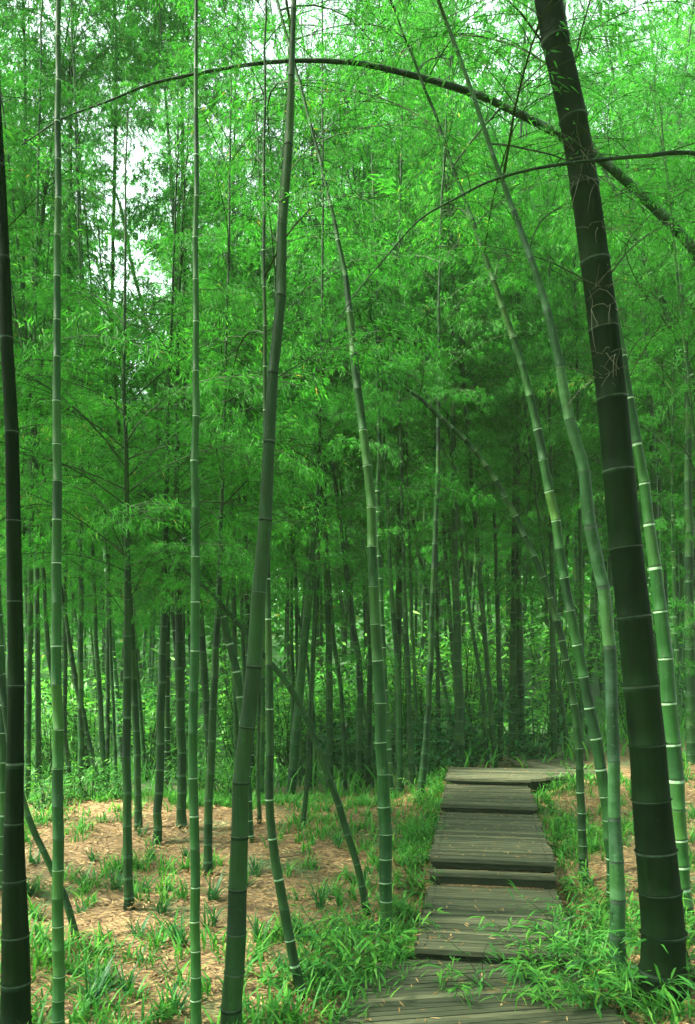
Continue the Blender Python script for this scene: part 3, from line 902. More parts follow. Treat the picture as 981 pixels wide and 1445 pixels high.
rng = np.random.default_rng(23)
placed = [((px_ - CX) / F * d_, d_, (k_, s_)) for px_, d_, k_, s_ in [(15, 11.0, 0, 0.85), (55, 13.5, 2, 0.95), (-40, 10.0, 3, 0.8), (335, 12.0, 5, 0.9), (300, 10.4, 6, 0.8), (930, 10.5, 1, 0.85), (700, 10.8, 4, 0.85)]]
tries = 0
while len(placed) < 160 and tries < 9000:
    tries += 1
    y = 9.5 + 27 * rng.random() ** 0.72
    x = rng.uniform(-0.50, 0.50) * y
    if y < 11.5 and -0.5 < x < 3.5:
        continue
    if 14.5 < y < 22 and -8.5 < x < 1.5:
        continue
    if any((x - a) ** 2 + (y - b) ** 2 < (0.75 + y * 0.02) ** 2 for a, b, _ in placed):
        continue
    if 10.5 < y < 21 and -1.5 < x < 5.5 and rng.random() < 0.55:
        continue
    ki = int(rng.integers(len(KINDS)))
    s = rng.uniform(0.78, 1.12) if y < 18 else rng.uniform(1.10, 1.45)
    H = KINDS[ki][2] * s
    gz = float(ground_z(x, y))
    sx_ = CX + F * x / y
    rpx = 1.0 * F / y
    top = YH - F * (gz + H - EYE) / y
    if 130 - rpx*0.9 < sx_ < 232 + rpx*0.9 and top < 430:
        nh = (EYE + (YH - 455) / F * y) - gz
        if nh < 5:
            continue
        s = nh / KINDS[ki][2]
        if s < 0.55:
            continue
    placed.append((x, y, (ki, s)))
placed += [(-4.3, 6.6, (0, 0.9)), (-5.6, 8.3, (2, 0.9)), (-4.0, 5.0, (5, 0.8)), (-6.6, 10.2, (7, 0.9)), (-5.4, 3.6, (1, 0.85))]  # out-of-view bamboos added to keep sun off the left slope
n_front = len(placed)
rng = np.random.default_rng(24)
while len(placed) < n_front + 46:
    x, y = rng.uniform(-13, 13), rng.uniform(-13, 13)
    if y > -1.6 and abs(x) < 0.45 * max(y, 0) + 2.4:
        continue
    if any((x - a) ** 2 + (y - b) ** 2 < 1.3 ** 2 for a, b, _ in placed):
        continue
    placed.append((x, y, (int(rng.integers(len(KINDS))), rng.uniform(0.8, 1.1))))
placed.sort(key=lambda t: t[1])
for i, (x, y, (ki, s)) in enumerate(placed):
    near = y < 15
    out_ = y < 9.4 and abs(x) > 0.4 * y
    root = empty('bamboo', (x, y, float(ground_z(x, y)) - 0.03),
                 'tall leafy bamboo standing around the viewpoint beside or behind it' if out_ else 'slim leafy bamboo among many behind the litter crest, not far back' if near else 'thin leafy bamboo deep in the grove, half lost among others',
                 'bamboo', 'bamboos around the viewpoint' if out_ else 'bamboos just behind the crest' if near else 'bamboos deep in the grove', rng.uniform(0, 6.28))
    root.scale = (s, s, s)
    root.rotation_euler = (rng.normal(0, 0.04), rng.normal(0, 0.06), rng.uniform(0, 6.28))
    link('culm', KINDS[ki][0], root)
    link('foliage', KINDS[ki][1], root)


# ------------------------------------------------------------------ undergrowth
def strap_tuft(n, h, spread, w=0.016, seed=0, kink=0.6):
    """Tuft of arching strap leaves from one root."""
    g = np.random.default_rng(seed)
    mb = MB()
    for i in range(n):
        az = g.uniform(0, 6.28)
        el = math.radians(g.uniform(48, 88))
        L = h * g.uniform(0.55, 1.15)
        p = np.array([g.normal(0, 0.02), g.normal(0, 0.02), -0.015])
        m_ = 6
        P = [p]
        e = el
        for k in range(m_ - 1):
            P.append(P[-1] + np.array([math.cos(az) * math.cos(e) * spread, math.sin(az) * math.cos(e) * spread, math.sin(e)]) * L / (m_ - 1))
            e -= g.uniform(0.1, 0.5) * kink
        P = np.array(P)
        s = np.array([-math.sin(az), math.cos(az), 0])
        ww = w * g.uniform(0.7, 1.2) * np.array([0.7, 1, 0.95, 0.75, 0.45, 0.06])
        V = np.empty((2 * m_, 3))
        V[0::2] = P - s * ww[:, None] / 2
        V[1::2] = P + s * ww[:, None] / 2
        q = np.array([(2 * k, 2 * k + 1, 2 * k + 3, 2 * k + 2) for k in range(m_ - 1)])
        mb.add(V, q, 0, float(np.clip(g.normal(0.45, 0.2), 0, 1)))
    return mb


TUFTS = []
rng = np.random.default_rng(25)
for i, (n, h, sp_, w) in enumerate([(22, 0.26, 1.0, 0.015), (30, 0.22, 1.3, 0.013), (16, 0.36, 0.8, 0.017), (40, 0.30, 1.2, 0.014), (13, 0.18, 1.2, 0.012), (26, 0.40, 0.9, 0.018)]):
    v, q, m_, t = strap_tuft(n, h, sp_, w, 40 + i).arrays()
    TUFTS.append(mesh_from('leaves', v, q, [SEDGE], m_, t))
LOOK = ['middling', 'low spreading', 'tall sparse', 'big dense', 'tiny', 'tall thick']
tuft_px = [(155, 1395, 2), (205, 1260, 0), (228, 1290, 3), (165, 1255, 1), (130, 1215, 1), (120, 1250, 0), (345, 1250, 0), (365, 1330, 2), (362, 1235, 1), (440, 1225, 1), (452, 1285, 5), (474, 1310, 0), (478, 1195, 1), (150, 1320, 4), (197, 1325, 0), (195, 1360, 4), (235, 1375, 4), (262, 1210, 1), (300, 1270, 3), (295, 1310, 0), (40, 1265, 3), (55, 1300, 1), (115, 1290, 4), (320, 1400, 1), (180, 1405, 2), (255, 1335, 1), (410, 1270, 4), (430, 1320, 1), (345, 1375, 4), (505, 1250, 1), (395, 1370, 0), (215, 1215, 1), (250, 1425, 0), (130, 1420, 3), (390, 1225, 4), (520, 1320, 3), (48, 1220, 1), (200, 1180, 1)]
NEARREF = [(24, 1440, 'stout dark left-edge bamboo'), (82, 1400, 'bright ringed bamboo'), (183, 1283, 'lone dark bamboo on the litter'), (277, 1400, 'very straight slim bamboo'), (293, 1236, 'dark bamboo beside the straight ringed one'), (330, 1400, 'thick leaning bamboo'), (425, 1390, 'kinked bamboo foot'), (520, 1290, 'bowed thin bamboo foot'), (547, 1316, 'pale-jointed bamboo'), (222, 1190, 'close dark pair on the crest'), (110, 1330, 'foot of the steeply leaning thin bamboo')]
seen = {}
for x, y, k_ in tuft_px:
    d_ = depth_of(x, y)
    p = at(x, y, d_)
    rx, ry, rn = min(NEARREF, key=lambda r: (r[0] - x) ** 2 + (r[1] - y) ** 2)
    rel = ('just ' if math.hypot(rx - x, ry - y) < 35 else '') + (('behind' if y < ry else 'in front of') if abs(ry - y) > 1.2 * abs(rx - x) else ('left of' if x < rx else 'right of'))
    lab = f'{LOOK[k_]} strap-leaved tuft {rel} the {rn}'
    seen[lab] = seen.get(lab, 0) + 1
    if seen[lab] > 1:
        lab = f'{LOOK[k_]} strap-leaved tuft {rel} the {rn}, second one'
    o = link('strap_leaf_plant', TUFTS[k_], None, label=lab, category='plant', group='strap-leaved tufts on the litter slope')
    o.location = (p[0], p[1], float(ground_z(p[0], p[1])))
    o.rotation_euler = (0, 0, rng.uniform(0, 6.28))
    s = rng.uniform(0.55, 0.9)
    o.scale = (s, s, s)


def dwarf_clump(seed, ns=7, h=0.35, w=0.013, L=0.10):
    """Dwarf bamboo: thin arching stems carrying long narrow leaves."""
    g = np.random.default_rng(seed)
    st, lf = MB(), MB()
    for i in range(ns):
        az = g.uniform(0, 6.28)
        el = math.radians(g.uniform(55, 85))
        n = 7
        P = [np.array([g.normal(0, 0.04), g.normal(0, 0.04), -0.02])]
        e = el
        Lh = h * g.uniform(0.6, 1.2)
        for k in range(n - 1):
            P.append(P[-1] + np.array([math.cos(az) * math.cos(e), math.sin(az) * math.cos(e), math.sin(e)]) * Lh / (n - 1))
            e -= g.uniform(0.05, 0.28)
            az += g.normal(0, 0.12)
        P = np.array(P)
        v, q = tube(P, np.linspace(0.0026, 0.0012, n), 4, (0.3, 1, 0.1))
        st.add(v, q, 0)
        for k in range(1, n):
            for j in range(3):
                hd = np.array([math.cos(az), math.sin(az), 0.1]) * 0.5 + g.normal(0, 0.6, 3)
                hd[2] = hd[2] * 0.5 + 0.05
                hd /= np.linalg.norm(hd)
                l = L * g.uniform(0.6, 1.3)
                ww = w * g.uniform(0.8, 1.2)
                s = np.cross(hd, np.array([0, 0, 1.0]) + g.normal(0, .3, 3))
                s /= np.linalg.norm(s) + 1e-9
                b = P[k] + g.normal(0, 0.006, 3)
                a1, a2 = b + hd * l * 0.35, b + hd * l * 0.7 + np.array([0, 0, -0.06 * l])
                tip = b + hd * l + np.array([0, 0, -0.25 * l])
                V = np.array([b, b + s * 0.001, a1 - s * ww / 2, a1 + s * ww / 2, a2 - s * ww * .38, a2 + s * ww * .38, tip, tip + s * 0.0006])
                lf.add(V, np.array([(0, 1, 3, 2), (2, 3, 5, 4), (4, 5, 7, 6)]), 0, float(np.clip(g.normal(0.5, 0.2), 0, 1)))
    return st, lf


DW = []
for i, (ns, h, w, L) in enumerate([(8, 0.32, 0.011, 0.095), (10, 0.42, 0.012, 0.11), (7, 0.26, 0.015, 0.085), (9, 0.5, 0.010, 0.12)]):
    st, lf = dwarf_clump(70 + i, ns, h, w, L)
    a, b = st.arrays(), lf.arrays()
    DW.append((mesh_from('stem', a[0], a[1], [TWIG], a[2], a[3]), mesh_from('leaves', b[0], b[1], [GRASS], b[2], b[3])))
# x, y of the foot in the photo, kind, scale, label
dwf = [
    (455, 1400, 2, 1.15, 'leafy dwarf bamboo clump at the near left corner of the lowest deck'), (495, 1375, 2, 1.1, 'leafy dwarf bamboo clump overhanging the left edge of the lowest deck'), (540, 1362, 2, 1.0, 'leafy dwarf bamboo clump tucked into the boardwalk bend'), (500, 1330, 0, 0.9, 'low dwarf bamboo clump in front of the bowed thin bamboo'), (568, 1350, 0, 0.9, 'low dwarf bamboo clump touching the boardwalk left of the long deck'), (450, 1345, 0, 0.9, 'low dwarf bamboo clump right of the kinked bamboo'),
    (820, 1400, 3, 1.0, 'arching dwarf bamboo spilling over the lower boardwalk from its right side'), (800, 1365, 1, 1.0, 'arching dwarf bamboo crossing the near end of the long deck'), (850, 1440, 3, 1.1, 'arching dwarf bamboo at the foot of the biggest trunk, nearest the eye'), (830, 1330, 1, 0.9, 'dwarf bamboo clump left of the pale bluish bamboo foot'), (850, 1290, 0, 1.0, 'dwarf bamboo clump behind the pale bluish bamboo foot'), (905, 1420, 1, 0.9, 'dwarf bamboo clump between the pale bluish and biggest bamboo feet'), (775, 1435, 3, 0.8, 'loose dwarf bamboo sprig growing across the lowest deck'), (603, 1132, 1, 0.75, 'leafy dwarf bamboo hugging the left side of the short upper deck'), (606, 1160, 0, 0.8, 'leafy dwarf bamboo at the left side of the middle deck, upper end'), (597, 1190, 1, 0.7, 'leafy dwarf bamboo at the left side of the middle deck, lower end'), (590, 1228, 0, 0.8, 'leafy dwarf bamboo left of the double step'), (583, 1262, 1, 0.7, 'leafy dwarf bamboo left of the long deck, upper end'), (570, 1300, 2, 0.9, 'leafy dwarf bamboo between the pale-jointed bamboo and the long deck'), (612, 1112, 2, 0.9, 'leafy dwarf bamboo under the left corner of the top landing'),
    (785, 1122, 0, 0.9, 'dwarf bamboo under the bend of the top landing'), (772, 1150, 2, 0.8, 'dwarf bamboo right of the short upper deck'), (795, 1165, 0, 0.9, 'dwarf bamboo on the bank right of the middle deck'), (790, 1205, 2, 0.8, 'dwarf bamboo touching the middle deck from the right'), (840, 1190, 1, 0.8, 'dwarf bamboo on the bank between the long thin arching and left-leaning bamboos'), (812, 1112, 0, 1.0, 'dwarf bamboo at the top of the bank right of the landing'),
    (705, 1420, 3, 0.85, 'straggling dwarf bamboo sprouting through the middle of the lowest deck'), (760, 1385, 1, 0.95, 'feathery dwarf bamboo lying over the joint of the two nearest decks'), (820, 1365, 3, 1.0, 'bushy dwarf bamboo at the lower right corner of the long deck'), (870, 1445, 1, 1.15, 'bushy dwarf bamboo right in front of the biggest trunk foot'), (790, 1440, 1, 1.0, 'bushy dwarf bamboo over the right end of the lowest deck'), (640, 1440, 0, 0.8, 'small dwarf bamboo sprig at the near edge of the lowest deck'),
    (975, 1400, 1, 1.1, 'dwarf bamboo clump right of the biggest trunk foot'), (900, 1330, 0, 1.0, 'dwarf bamboo clump behind the biggest trunk foot'), (805, 1270, 0, 0.9, 'dwarf bamboo clump near the long thin arching bamboo foot'), (965, 1330, 0, 1.0, 'dwarf bamboo clump before the green bamboo at right'),
]
for x, y, k_, s, lab in dwf:
    d_ = depth_of(x, y)
    p = at(x, y, d_)
    r_ = empty('dwarf_bamboo', (p[0], p[1], float(ground_z(p[0], p[1]))), lab, 'plant', 'dwarf bamboo clumps along the boardwalk', rng.uniform(0, 6.28))
    r_.scale = (s, s, s)
    link('stem', DW[k_][0], r_)
    link('leaves', DW[k_][1], r_)


# low broad-leaved shrubs beyond the crest
def shrub(seed, h=1.1, r=0.7, nl=420, L=0.13, W=0.05):
    g = np.random.default_rng(seed)
    st, lf = MB(), MB()
    for i in range(16):
        az, el = g.uniform(0, 6.28), math.radians(g.uniform(35, 85))
        n = 6
        P = [np.array([g.normal(0, .05), g.normal(0, .05), -0.05])]
        Lh = g.uniform(0.6, 1.1) * h
        e = el
        for k in range(n - 1):
            P.append(P[-1] + np.array([math.cos(az) * math.cos(e) * r / h * 1.4, math.sin(az) * math.cos(e) * r / h * 1.4, math.sin(e)]) * Lh / (n - 1))
            e += g.normal(0, 0.2)
            az += g.normal(0, 0.3)
        P = np.array(P)
        v, q = tube(P, np.linspace(0.010, 0.003, n), 4, (0.3, 1, 0.1))
        st.add(v, q, 0)
        for j in range(nl // 16):
            f = g.uniform(0.25, 1)
            b = np.array([np.interp(f, np.linspace(0, 1, n), P[:, c]) for c in range(3)]) + g.normal(0, 0.10, 3)
            hd = g.normal(0, 1, 3)
            hd[2] = -abs(hd[2]) * 0.4
            hd /= np.linalg.norm(hd)
            s = np.cross(hd, np.array([0, 0, 1.0]) + g.normal(0, .3, 3))
            s /= np.linalg.norm(s) + 1e-9
            l, ww = L * g.uniform(.6, 1.2), W * g.uniform(.7, 1.2)
            V = np.array([b, b + hd * l * .45 + s * ww / 2, b + hd * l, b + hd * l * .45 - s * ww / 2])
            lf.add(V, np.array([(0, 1, 2, 3)]), 0, float(np.clip(g.normal(0.5, 0.22), 0, 1)))
    return st, lf


SH = []
for i, (h, r_, nl, L, W, mt) in enumerate([(1.1, 0.7, 520, 0.15, 0.055, BROAD), (1.5, 0.8, 700, 0.13, 0.03, GRASS), (0.8, 0.8, 520, 0.12, 0.022, GRASS)]):
    st, lf = shrub(90 + i, h, r_, nl, L, W)
    a, b = st.arrays(), lf.arrays()
    SH.append((mesh_from('stem', a[0], a[1], [TWIG], a[2], a[3]), mesh_from('foliage', b[0], b[1], [mt], b[2], b[3])))
for x, y, d_, k_, s, lab in [
    (625, 1060, 11.0, 0, 1.0, 'dark broad-leaved shrub beside the stout bamboo at the landing corner'), (668, 1075, 11.5, 0, 1.0, 'broad-leaved shrub right behind the top landing'), (600, 1090, 10.6, 0, 0.8, 'broad-leaved shrub left of the landing, by the thin dark leaning bamboo'), (752, 1075, 11.4, 0, 1.0, 'broad-leaved shrub in the shade behind the landing bend'),
    (530, 1075, 14.0, 0, 1.3, 'tall bluish shrub beyond the crest behind the pale-jointed bamboo'), (490, 1060, 15.0, 0, 1.4, 'tall bluish shrub beyond the crest in the middle of the grove'),
    (130, 1150, 8.9, 2, 0.7, 'ferny bright shrub at the left end of the litter crest'), (165, 1150, 8.8, 2, 0.6, 'small ferny shrub left of the slim dark bamboo'), (90, 1165, 8.8, 2, 0.7, 'ferny shrub behind the bright ringed bamboo'), (60, 1180, 8.3, 2, 0.6, 'ferny shrub by the slim upright left-edge bamboos'), (330, 1140, 9.5, 2, 0.8, 'dim ferny shrub left of the thick leaning trunk'), (275, 1130, 10.0, 2, 0.9, 'dim ferny shrub behind the very straight bamboo'),
    (30, 1040, 16, 1, 1.8, 'tall bright shrub at the far left clearing edge'), (70, 1090, 15, 1, 1.3, 'bright shrub in the far left clearing behind hair-thin bamboo'), (110, 1100, 16, 1, 1.2, 'bright low shrub in the middle of the left clearing'), (210, 1040, 15, 1, 1.6, 'bright tall shrub at the right side of the left clearing'), (400, 1020, 15, 1, 1.7, 'yellow-green shrub left of the straight dark centre bamboo'), (430, 950, 17, 1, 2.0, 'tall yellow-green shrub behind the bowed bamboo'), (490, 960, 17, 1, 2.0, 'tall yellow-green shrub right of the straight dark centre bamboo'), (345, 1050, 14, 1, 1.5, 'green shrub seen past the thick leaning trunk'), (565, 980, 16, 1, 1.9, 'bright green shrub behind the boardwalk trio'), (890, 1060, 12, 1, 1.2, 'green shrub behind the leaning ringed bamboo at right'), (940, 1000, 13, 1, 1.5, 'bright shrub glimpsed right of the biggest trunk'),
]:
    p = at(x, y, d_)
    gz = float(ground_z(p[0], p[1]))
    r_ = empty('shrub', (p[0], p[1], gz), lab, 'shrub', None, rng.uniform(0, 6.28))
    r_.scale = (s, s, s)
    link('stem', SH[k_][0], r_)
    link('foliage', SH[k_][1], r_)


# ---- uncountable ground cover: grass and loose leaf litter
def blades(P, h, w, seed, bend=0.5):
    g = np.random.default_rng(seed)
    n = len(P)
    az = g.uniform(0, 6.28, n)
    H = h * g.uniform(0.5, 1.3, n)
    out = np.empty((n, 8, 3))
    s = np.stack([-np.sin(az), np.cos(az), np.zeros(n)], -1)
    dr = np.stack([np.cos(az), np.sin(az), np.zeros(n)], -1)
    bd = bend * g.uniform(0.3, 1.6, n)
    for k, (f, wf) in enumerate([(0, 0.8), (0.4, 1.0), (0.75, 0.65), (1.0, 0.05)]):
        c = P + dr * (bd * H * f ** 2)[:, None] + np.array([0, 0, 1.0]) * (H * (f - 0.35 * np.minimum(bd, 1.2) * f ** 2) - 0.01)[:, None]
        hw = (w * wf * g.uniform(0.8, 1.2, n) / 2)[:, None]
        out[:, 2 * k] = c - s * hw
        out[:, 2 * k + 1] = c + s * hw
    base = np.arange(n)[:, None, None] * 8
    q = (base + np.array([(0, 1, 3, 2), (2, 3, 5, 4), (4, 5, 7, 6)])[None]).reshape(-1, 4)
    return out.reshape(-1, 3), q, np.repeat(np.clip(g.normal(0.45, 0.2, n), 0, 1), 3)


def path_sc(x, y):
    return (x - P0[0]) * AX[0] + (y - P0[1]) * AX[1], (x - P0[0]) * AC[0] + (y - P0[1]) * AC[1]


def scatter(n, dens, x0, x1, y0, y1):
    x = rng.uniform(x0, x1, n)
    y = rng.uniform(y0, y1, n)
    keep = rng.random(n) < dens(x, y)
    x, y = x[keep], y[keep]
    return np.stack([x, y, ground_z(x, y)], -1)


def patchy(x, y, a=2.1, ph=0.0):
    return 0.5 + 0.25 * np.sin(a * x * 1.3 + 1.7 * y + ph) + 0.25 * np.sin(a * y * 1.1 - 2.3 * x + 2 * ph)


def off_deck(x, y):
    s, c = path_sc(x, y)
    on = (c > -0.03) & (c < PW + 0.03) & (s > -0.1) & (s < 5.5)
    on |= (y < 4.6) & (y > 3.0) & (x > 0.0 + 0.45 * np.clip((y - 3.7) / 0.7, 0, 1)) & (x < 1.35)
    on |= (s >= 4.4) & (s < 9) & (c > 0) & (c < PW + (s - 4.4) * 1.3) & (c > (s - 5.5) * 1.2)
    return ~on


def dens_edge(x, y):
    s, c = path_sc(x, y)
    l = np.exp(-np.clip(-c, 0, 9) / 0.28) * (c < 0)
    r_ = np.exp(-np.clip(c - PW, 0, 9) / 0.8) * (c > PW)
    near = smooth(-y, -5.0, -3.9) * np.clip(patchy(x, y) * 1.3, 0, 1)
    d_ = np.maximum(np.maximum(l, 0.75 * r_ * np.clip(patchy(x, y, 3.0, 1.0) * 1.6, 0, 1)), 0.75 * near)
    d_ = np.maximum(d_, 0.22 * np.clip(patchy(x, y, 2.0, 2.0) * 2.8 - 1.4, 0.02, 1))
    d_ = np.maximum(d_, (y > 8.3) * (x < 1.0) * 0.5 * patchy(x, y, 1.0, .4))
    return d_ * off_deck(x, y)


g0 = scatter(9500, dens_edge, -3.6, 4.6, 2.9, 10.5)
rep_ = rng.integers(5, 22, len(g0))
g1 = np.repeat(g0, rep_, 0)
g1[:, :2] += rng.normal(0, 0.028, (len(g1), 2))
g1 = g1[off_deck(g1[:, 0], g1[:, 1])]
g1[:, 2] = ground_z(g1[:, 0], g1[:, 1])
v, q, t = blades(g1, 0.15, 0.0115, 5, 0.8)
link('grass', mesh_from('grass', v, q, [GRASS], None, t), None, kind='stuff', label='soft green grass along the boardwalk and lower slope')
fg = scatter(16000, lambda x, y: np.clip(patchy(x, y, 0.7, 1.0) * 1.2, 0, 1), -16, 16, 10, 30)
v, q, t = blades(fg, 0.45, 0.03, 6, 0.8)
link('undergrowth', mesh_from('undergrowth', v, q, [GRASS], None, t), None, kind='stuff', label='tall grassy undergrowth on the far forest floor')

n = 52000
x, y = rng.uniform(-4.2, 4.6, n), rng.uniform(2.9, 10.5, n)
kp = rng.random(n) < np.where(off_deck(x, y), 1.0, 0.10)
x, y = x[kp], y[kp]
# leaves gather round the feet of the culms
bx = np.concatenate([np.full(70, r_[2][0]) for _, r_ in TRACED])
by = np.concatenate([np.full(70, r_[2][1]) for _, r_ in TRACED])
br = np.abs(rng.normal(0.03, 0.07, len(bx))) + 0.02
ba = rng.uniform(0, 6.28, len(bx))
nfree = len(x)
x, y = np.concatenate([x, bx + br * np.cos(ba)]), np.concatenate([y, by + br * np.sin(ba)])
n = len(x)
zz = ground_z(x, y)
zz[nfree:] += np.clip(0.05 - 0.35 * br, 0, 1) * rng.random(len(br))
s_, c_ = path_sc(x, y)
ond = ~off_deck(x, y)
zdeck = np.where(s_ < 0.02, -0.060, np.where(s_ < 1.33, 0.003, np.where(s_ < 1.425, 0.091, np.where(s_ < 3.2, 0.171, np.where(s_ < 4.46, 0.239, 0.308)))))
zz = np.where(ond, zdeck + 0.002, zz + rng.uniform(0.002, 0.022, n))
az = rng.uniform(0, 6.28, n)
L = rng.uniform(0.03, 0.085, n)
W_ = rng.uniform(0.006, 0.013, n)
tl = np.where(ond, 0.02, rng.normal(0, 0.28, n))
dv = np.stack([np.cos(az) * np.cos(tl), np.sin(az) * np.cos(tl), np.sin(tl)], -1)
rl = np.where(ond, 0.02, rng.normal(0, 0.5, n))
sv = np.stack([-np.sin(az) * np.cos(rl), np.cos(az) * np.cos(rl), np.sin(rl)], -1)
p = np.stack([x, y, zz], -1)
lv = np.stack([p - dv * L[:, None] / 2, p + sv * W_[:, None] / 2, p + dv * L[:, None] / 2, p - sv * W_[:, None] / 2], 1).reshape(-1, 3)
lq = np.arange(n * 4).reshape(-1, 4)
link('leaf_litter', mesh_from('leaf_litter', lv, lq, [DRYLEAF], None, rng.random(n)), None, kind='stuff', label='loose dry bamboo leaves strewn over the slope and boards')

# fallen canes and broken branches lying on the slope
for x0, y0, x1, y1, r0, lab in [(205, 1222, 262, 1232, 0.006, 'thin fallen cane lying across the litter near the lone dark bamboo'), (335, 1188, 300, 1210, 0.009, 'short broken cane by the left side of the thick leaning trunk'), (395, 1215, 470, 1195, 0.006, 'long thin fallen branch on the bare litter below the crest'), (118, 1352, 190, 1338, 0.008, 'fallen cane on the lower slope right of the bright ringed bamboo'), (228, 1392, 262, 1360, 0.007, 'broken cane left of the very straight slim bamboo foot'), (440, 1268, 500, 1278, 0.007, 'fallen cane between the kinked and bowed bamboo feet'), (520, 1215, 590, 1200, 0.005, 'thin fallen twig left of the upper boardwalk steps')]:
    da, db = depth_of(x0, y0), depth_of(x1, y1)
    a_, b_ = at(x0, y0, da), at(x1, y1, db)
    f = np.linspace(0, 1, 12)[:, None]
    P = a_ * (1 - f) + b_ * f
    P[:, :2] += np.cumsum(rng.normal(0, 0.008, (12, 2)), 0)
    P[:, 2] = ground_z(P[:, 0], P[:, 1]) + r0 + 0.012 + np.abs(rng.normal(0, 0.006, 12))
    mb = MB()
    v, q = tube(P, np.linspace(r0, r0 * 0.5, 12), 7, (0.1, 0.05, 1))
    mb.add(v, q)
    for k in (4, 7, 9):
        dr = np.array([rng.normal(), rng.normal(), 0.5])
        dr /= np.linalg.norm(dr)
        v, q = tube(np.array([P[k], P[k] + dr * 0.06, P[k] + dr * 0.11 + [0, 0, -0.01]]), [0.003, 0.002, 0.001], 5, (0.3, 0.1, 1))
        mb.add(v, q)
    mb.build('fallen_cane', [FALLEN], None, True, label=lab, category='cane', group='fallen canes on the litter')

# far hillside of woodland beyond the grove: one mass of foliage
n = 130000
y = 36 + 34 * rng.random(n) ** 1.2
x = rng.uniform(-0.62, 0.62, n) * y
gz = ground_z(x, y)
hh = (8.0 + 4.0 * np.sin(x * 0.9 + y * 0.5) * np.cos(y * 0.35 - x * 0.4)) * rng.random(n) ** 0.6
p = np.stack([x, y, gz + hh], -1)
hd = rng.normal(0, 1, (n, 3))
hd[:, 2] = -np.abs(hd[:, 2]) * 0.6
hd /= np.linalg.norm(hd, axis=1, keepdims=True)
sv = np.cross(hd, rng.normal(0, 1, (n, 3)))
sv /= np.linalg.norm(sv, axis=1, keepdims=True)
L = rng.uniform(0.2, 0.55, n)[:, None]
W_ = rng.uniform(0.06, 0.14, n)[:, None]
lv = np.stack([p, p + hd * L * .4 + sv * W_, p + hd * L, p + hd * L * .4 - sv * W_], 1).reshape(-1, 3)
link('woods', mesh_from('woods', lv, np.arange(n * 4).reshape(-1, 4), [LEAF], None, np.clip(rng.normal(0.6, 0.15, n), 0, 1)), None, kind='stuff', label='leafy far hillside beyond the grove')

# bright shrubs in the clearing behind the litter crest
CLR = [(-6.9, 17), (-6.0, 18.5), (-5.2, 16.2), (-4.4, 19.5), (-3.6, 17.2), (-2.8, 20), (-2.2, 16.4), (-1.4, 18.4), (-0.6, 20.4), (0.1, 17.0), (0.9, 18.8), (-7.4, 21), (-5.6, 21.5), (1.6, 21.0)]
for i, (x, y) in enumerate(CLR):
    r_ = empty('shrub', (x, y, float(ground_z(x, y))), 'tall bright yellow-green shrub in the sunny clearing behind the grove front', 'shrub', 'shrubs in the sunny clearing', rng.uniform(0, 6.28))
    s_ = rng.uniform(1.6, 2.3)
    r_.scale = (s_, s_, s_ * rng.uniform(0.9, 1.2))
    link('stem', SH[1][0], r_)
    link('foliage', SH[1][1], r_)

for i, (x, y) in enumerate([(2.2, 15.2), (3.0, 16.6), (3.9, 15.4), (2.6, 18.4), (4.6, 17.4), (5.6, 16.0), (1.6, 17.0)]):
    r_ = empty('shrub', (x, y, float(ground_z(x, y))), 'tall shaded green shrub filling the dim gap far behind the landing', 'shrub', 'shrubs far behind the landing', rng.uniform(0, 6.28))
    s_ = rng.uniform(1.7, 2.3)
    r_.scale = (s_, s_, s_ * rng.uniform(1.0, 1.3))
    link('stem', SH[1][0], r_)
    link('foliage', SH[1][1], r_)

# thin haze, its green tint imitating light scattered off leaves
HZ = 0.0011
if HZ:
    m, nt, out = new_mat('green_glow_haze')
    pv = N(nt, 'ShaderNodeVolumePrincipled')
    pv.inputs['Color'].default_value = (0.55, 0.92, 0.50, 1)
    pv.inputs['Density'].default_value = HZ
    nt.links.new(pv.outputs[0], out.inputs['Volume'])
    v, q = box(-160, 160, -45, 270, -4.5, 60)
    link('haze', mesh_from('haze', v, q, [m]), None, kind='stuff', label='thin haze tinted as green leaf glow between the bamboos')

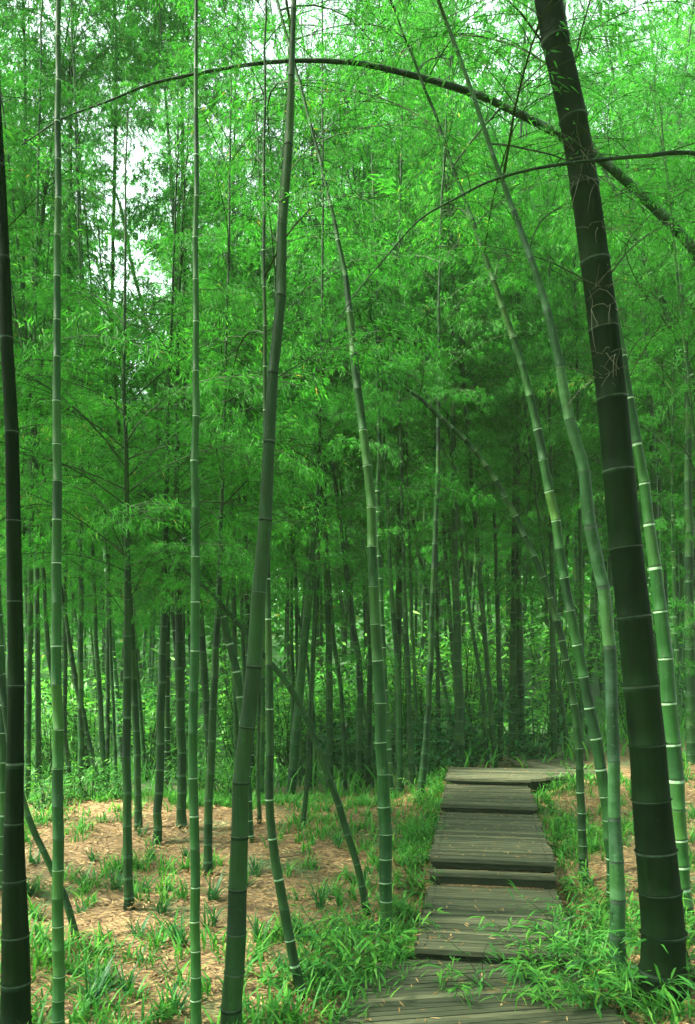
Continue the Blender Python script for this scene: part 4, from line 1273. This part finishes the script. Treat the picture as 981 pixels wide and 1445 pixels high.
# ------------------------------------------------------------------ light, sky, camera
SUN_EL, SUN_AZ = math.radians(52), math.radians(-98)     # azimuth from straight ahead (+y), negative to the left
w = bpy.data.worlds.new('World')
scene.world = w
w.use_nodes = True
nt = w.node_tree
bg = nt.nodes['Background']
sky = nt.nodes.new('ShaderNodeTexSky')
sky.sky_type = 'NISHITA'
sky.sun_disc = False
sky.sun_elevation = SUN_EL
sky.sun_rotation = SUN_AZ
sky.air_density = 1.0
sky.dust_density = 3.0
sky.ozone_density = 1.0
hs = nt.nodes.new('ShaderNodeHueSaturation')      # thin cloud: the blue is washed out
hs.inputs['Saturation'].default_value = 0.35
nt.links.new(sky.outputs[0], hs.inputs['Color'])
nt.links.new(hs.outputs[0], bg.inputs[0])
bg.inputs[1].default_value = 0.15
sl = bpy.data.lights.new('sun', 'SUN')
sl.energy = 5.0
sl.angle = math.radians(4)
sl.color = (1.0, 0.94, 0.80)
so = bpy.data.objects.new('sun', sl)
COL.objects.link(so)
from mathutils import Vector
sd = Vector((math.sin(SUN_AZ) * math.cos(SUN_EL), math.cos(SUN_AZ) * math.cos(SUN_EL), math.sin(SUN_EL)))
so.rotation_euler = (-sd).to_track_quat('-Z', 'Y').to_euler()
so.location = sd * 40

cam = bpy.data.cameras.new('camera')
cam.sensor_fit = 'VERTICAL'
cam.sensor_height = 36
cam.lens = F / 1445 * 36
cam.shift_y = (YH - 722.5) / 1445
cam.clip_end = 600
cam.clip_start = 0.05
co = bpy.data.objects.new('camera', cam)
COL.objects.link(co)
co.location = (0, 0, EYE)
co.rotation_euler = (math.radians(90), 0, 0)
scene.camera = co

scene.render.engine = 'CYCLES'
c = scene.cycles
c.max_bounces = 12
c.diffuse_bounces = 9
c.glossy_bounces = 2
c.transmission_bounces = 8
c.transparent_max_bounces = 4
c.use_denoising = True
c.volume_bounces = 1
c.caustics_reflective = c.caustics_refractive = False
scene.view_settings.view_transform = 'Standard'
scene.view_settings.look = 'None'
scene.view_settings.exposure = 2.75
scene.view_settings.gamma = 1.0
scene.view_settings.use_curve_mapping = False
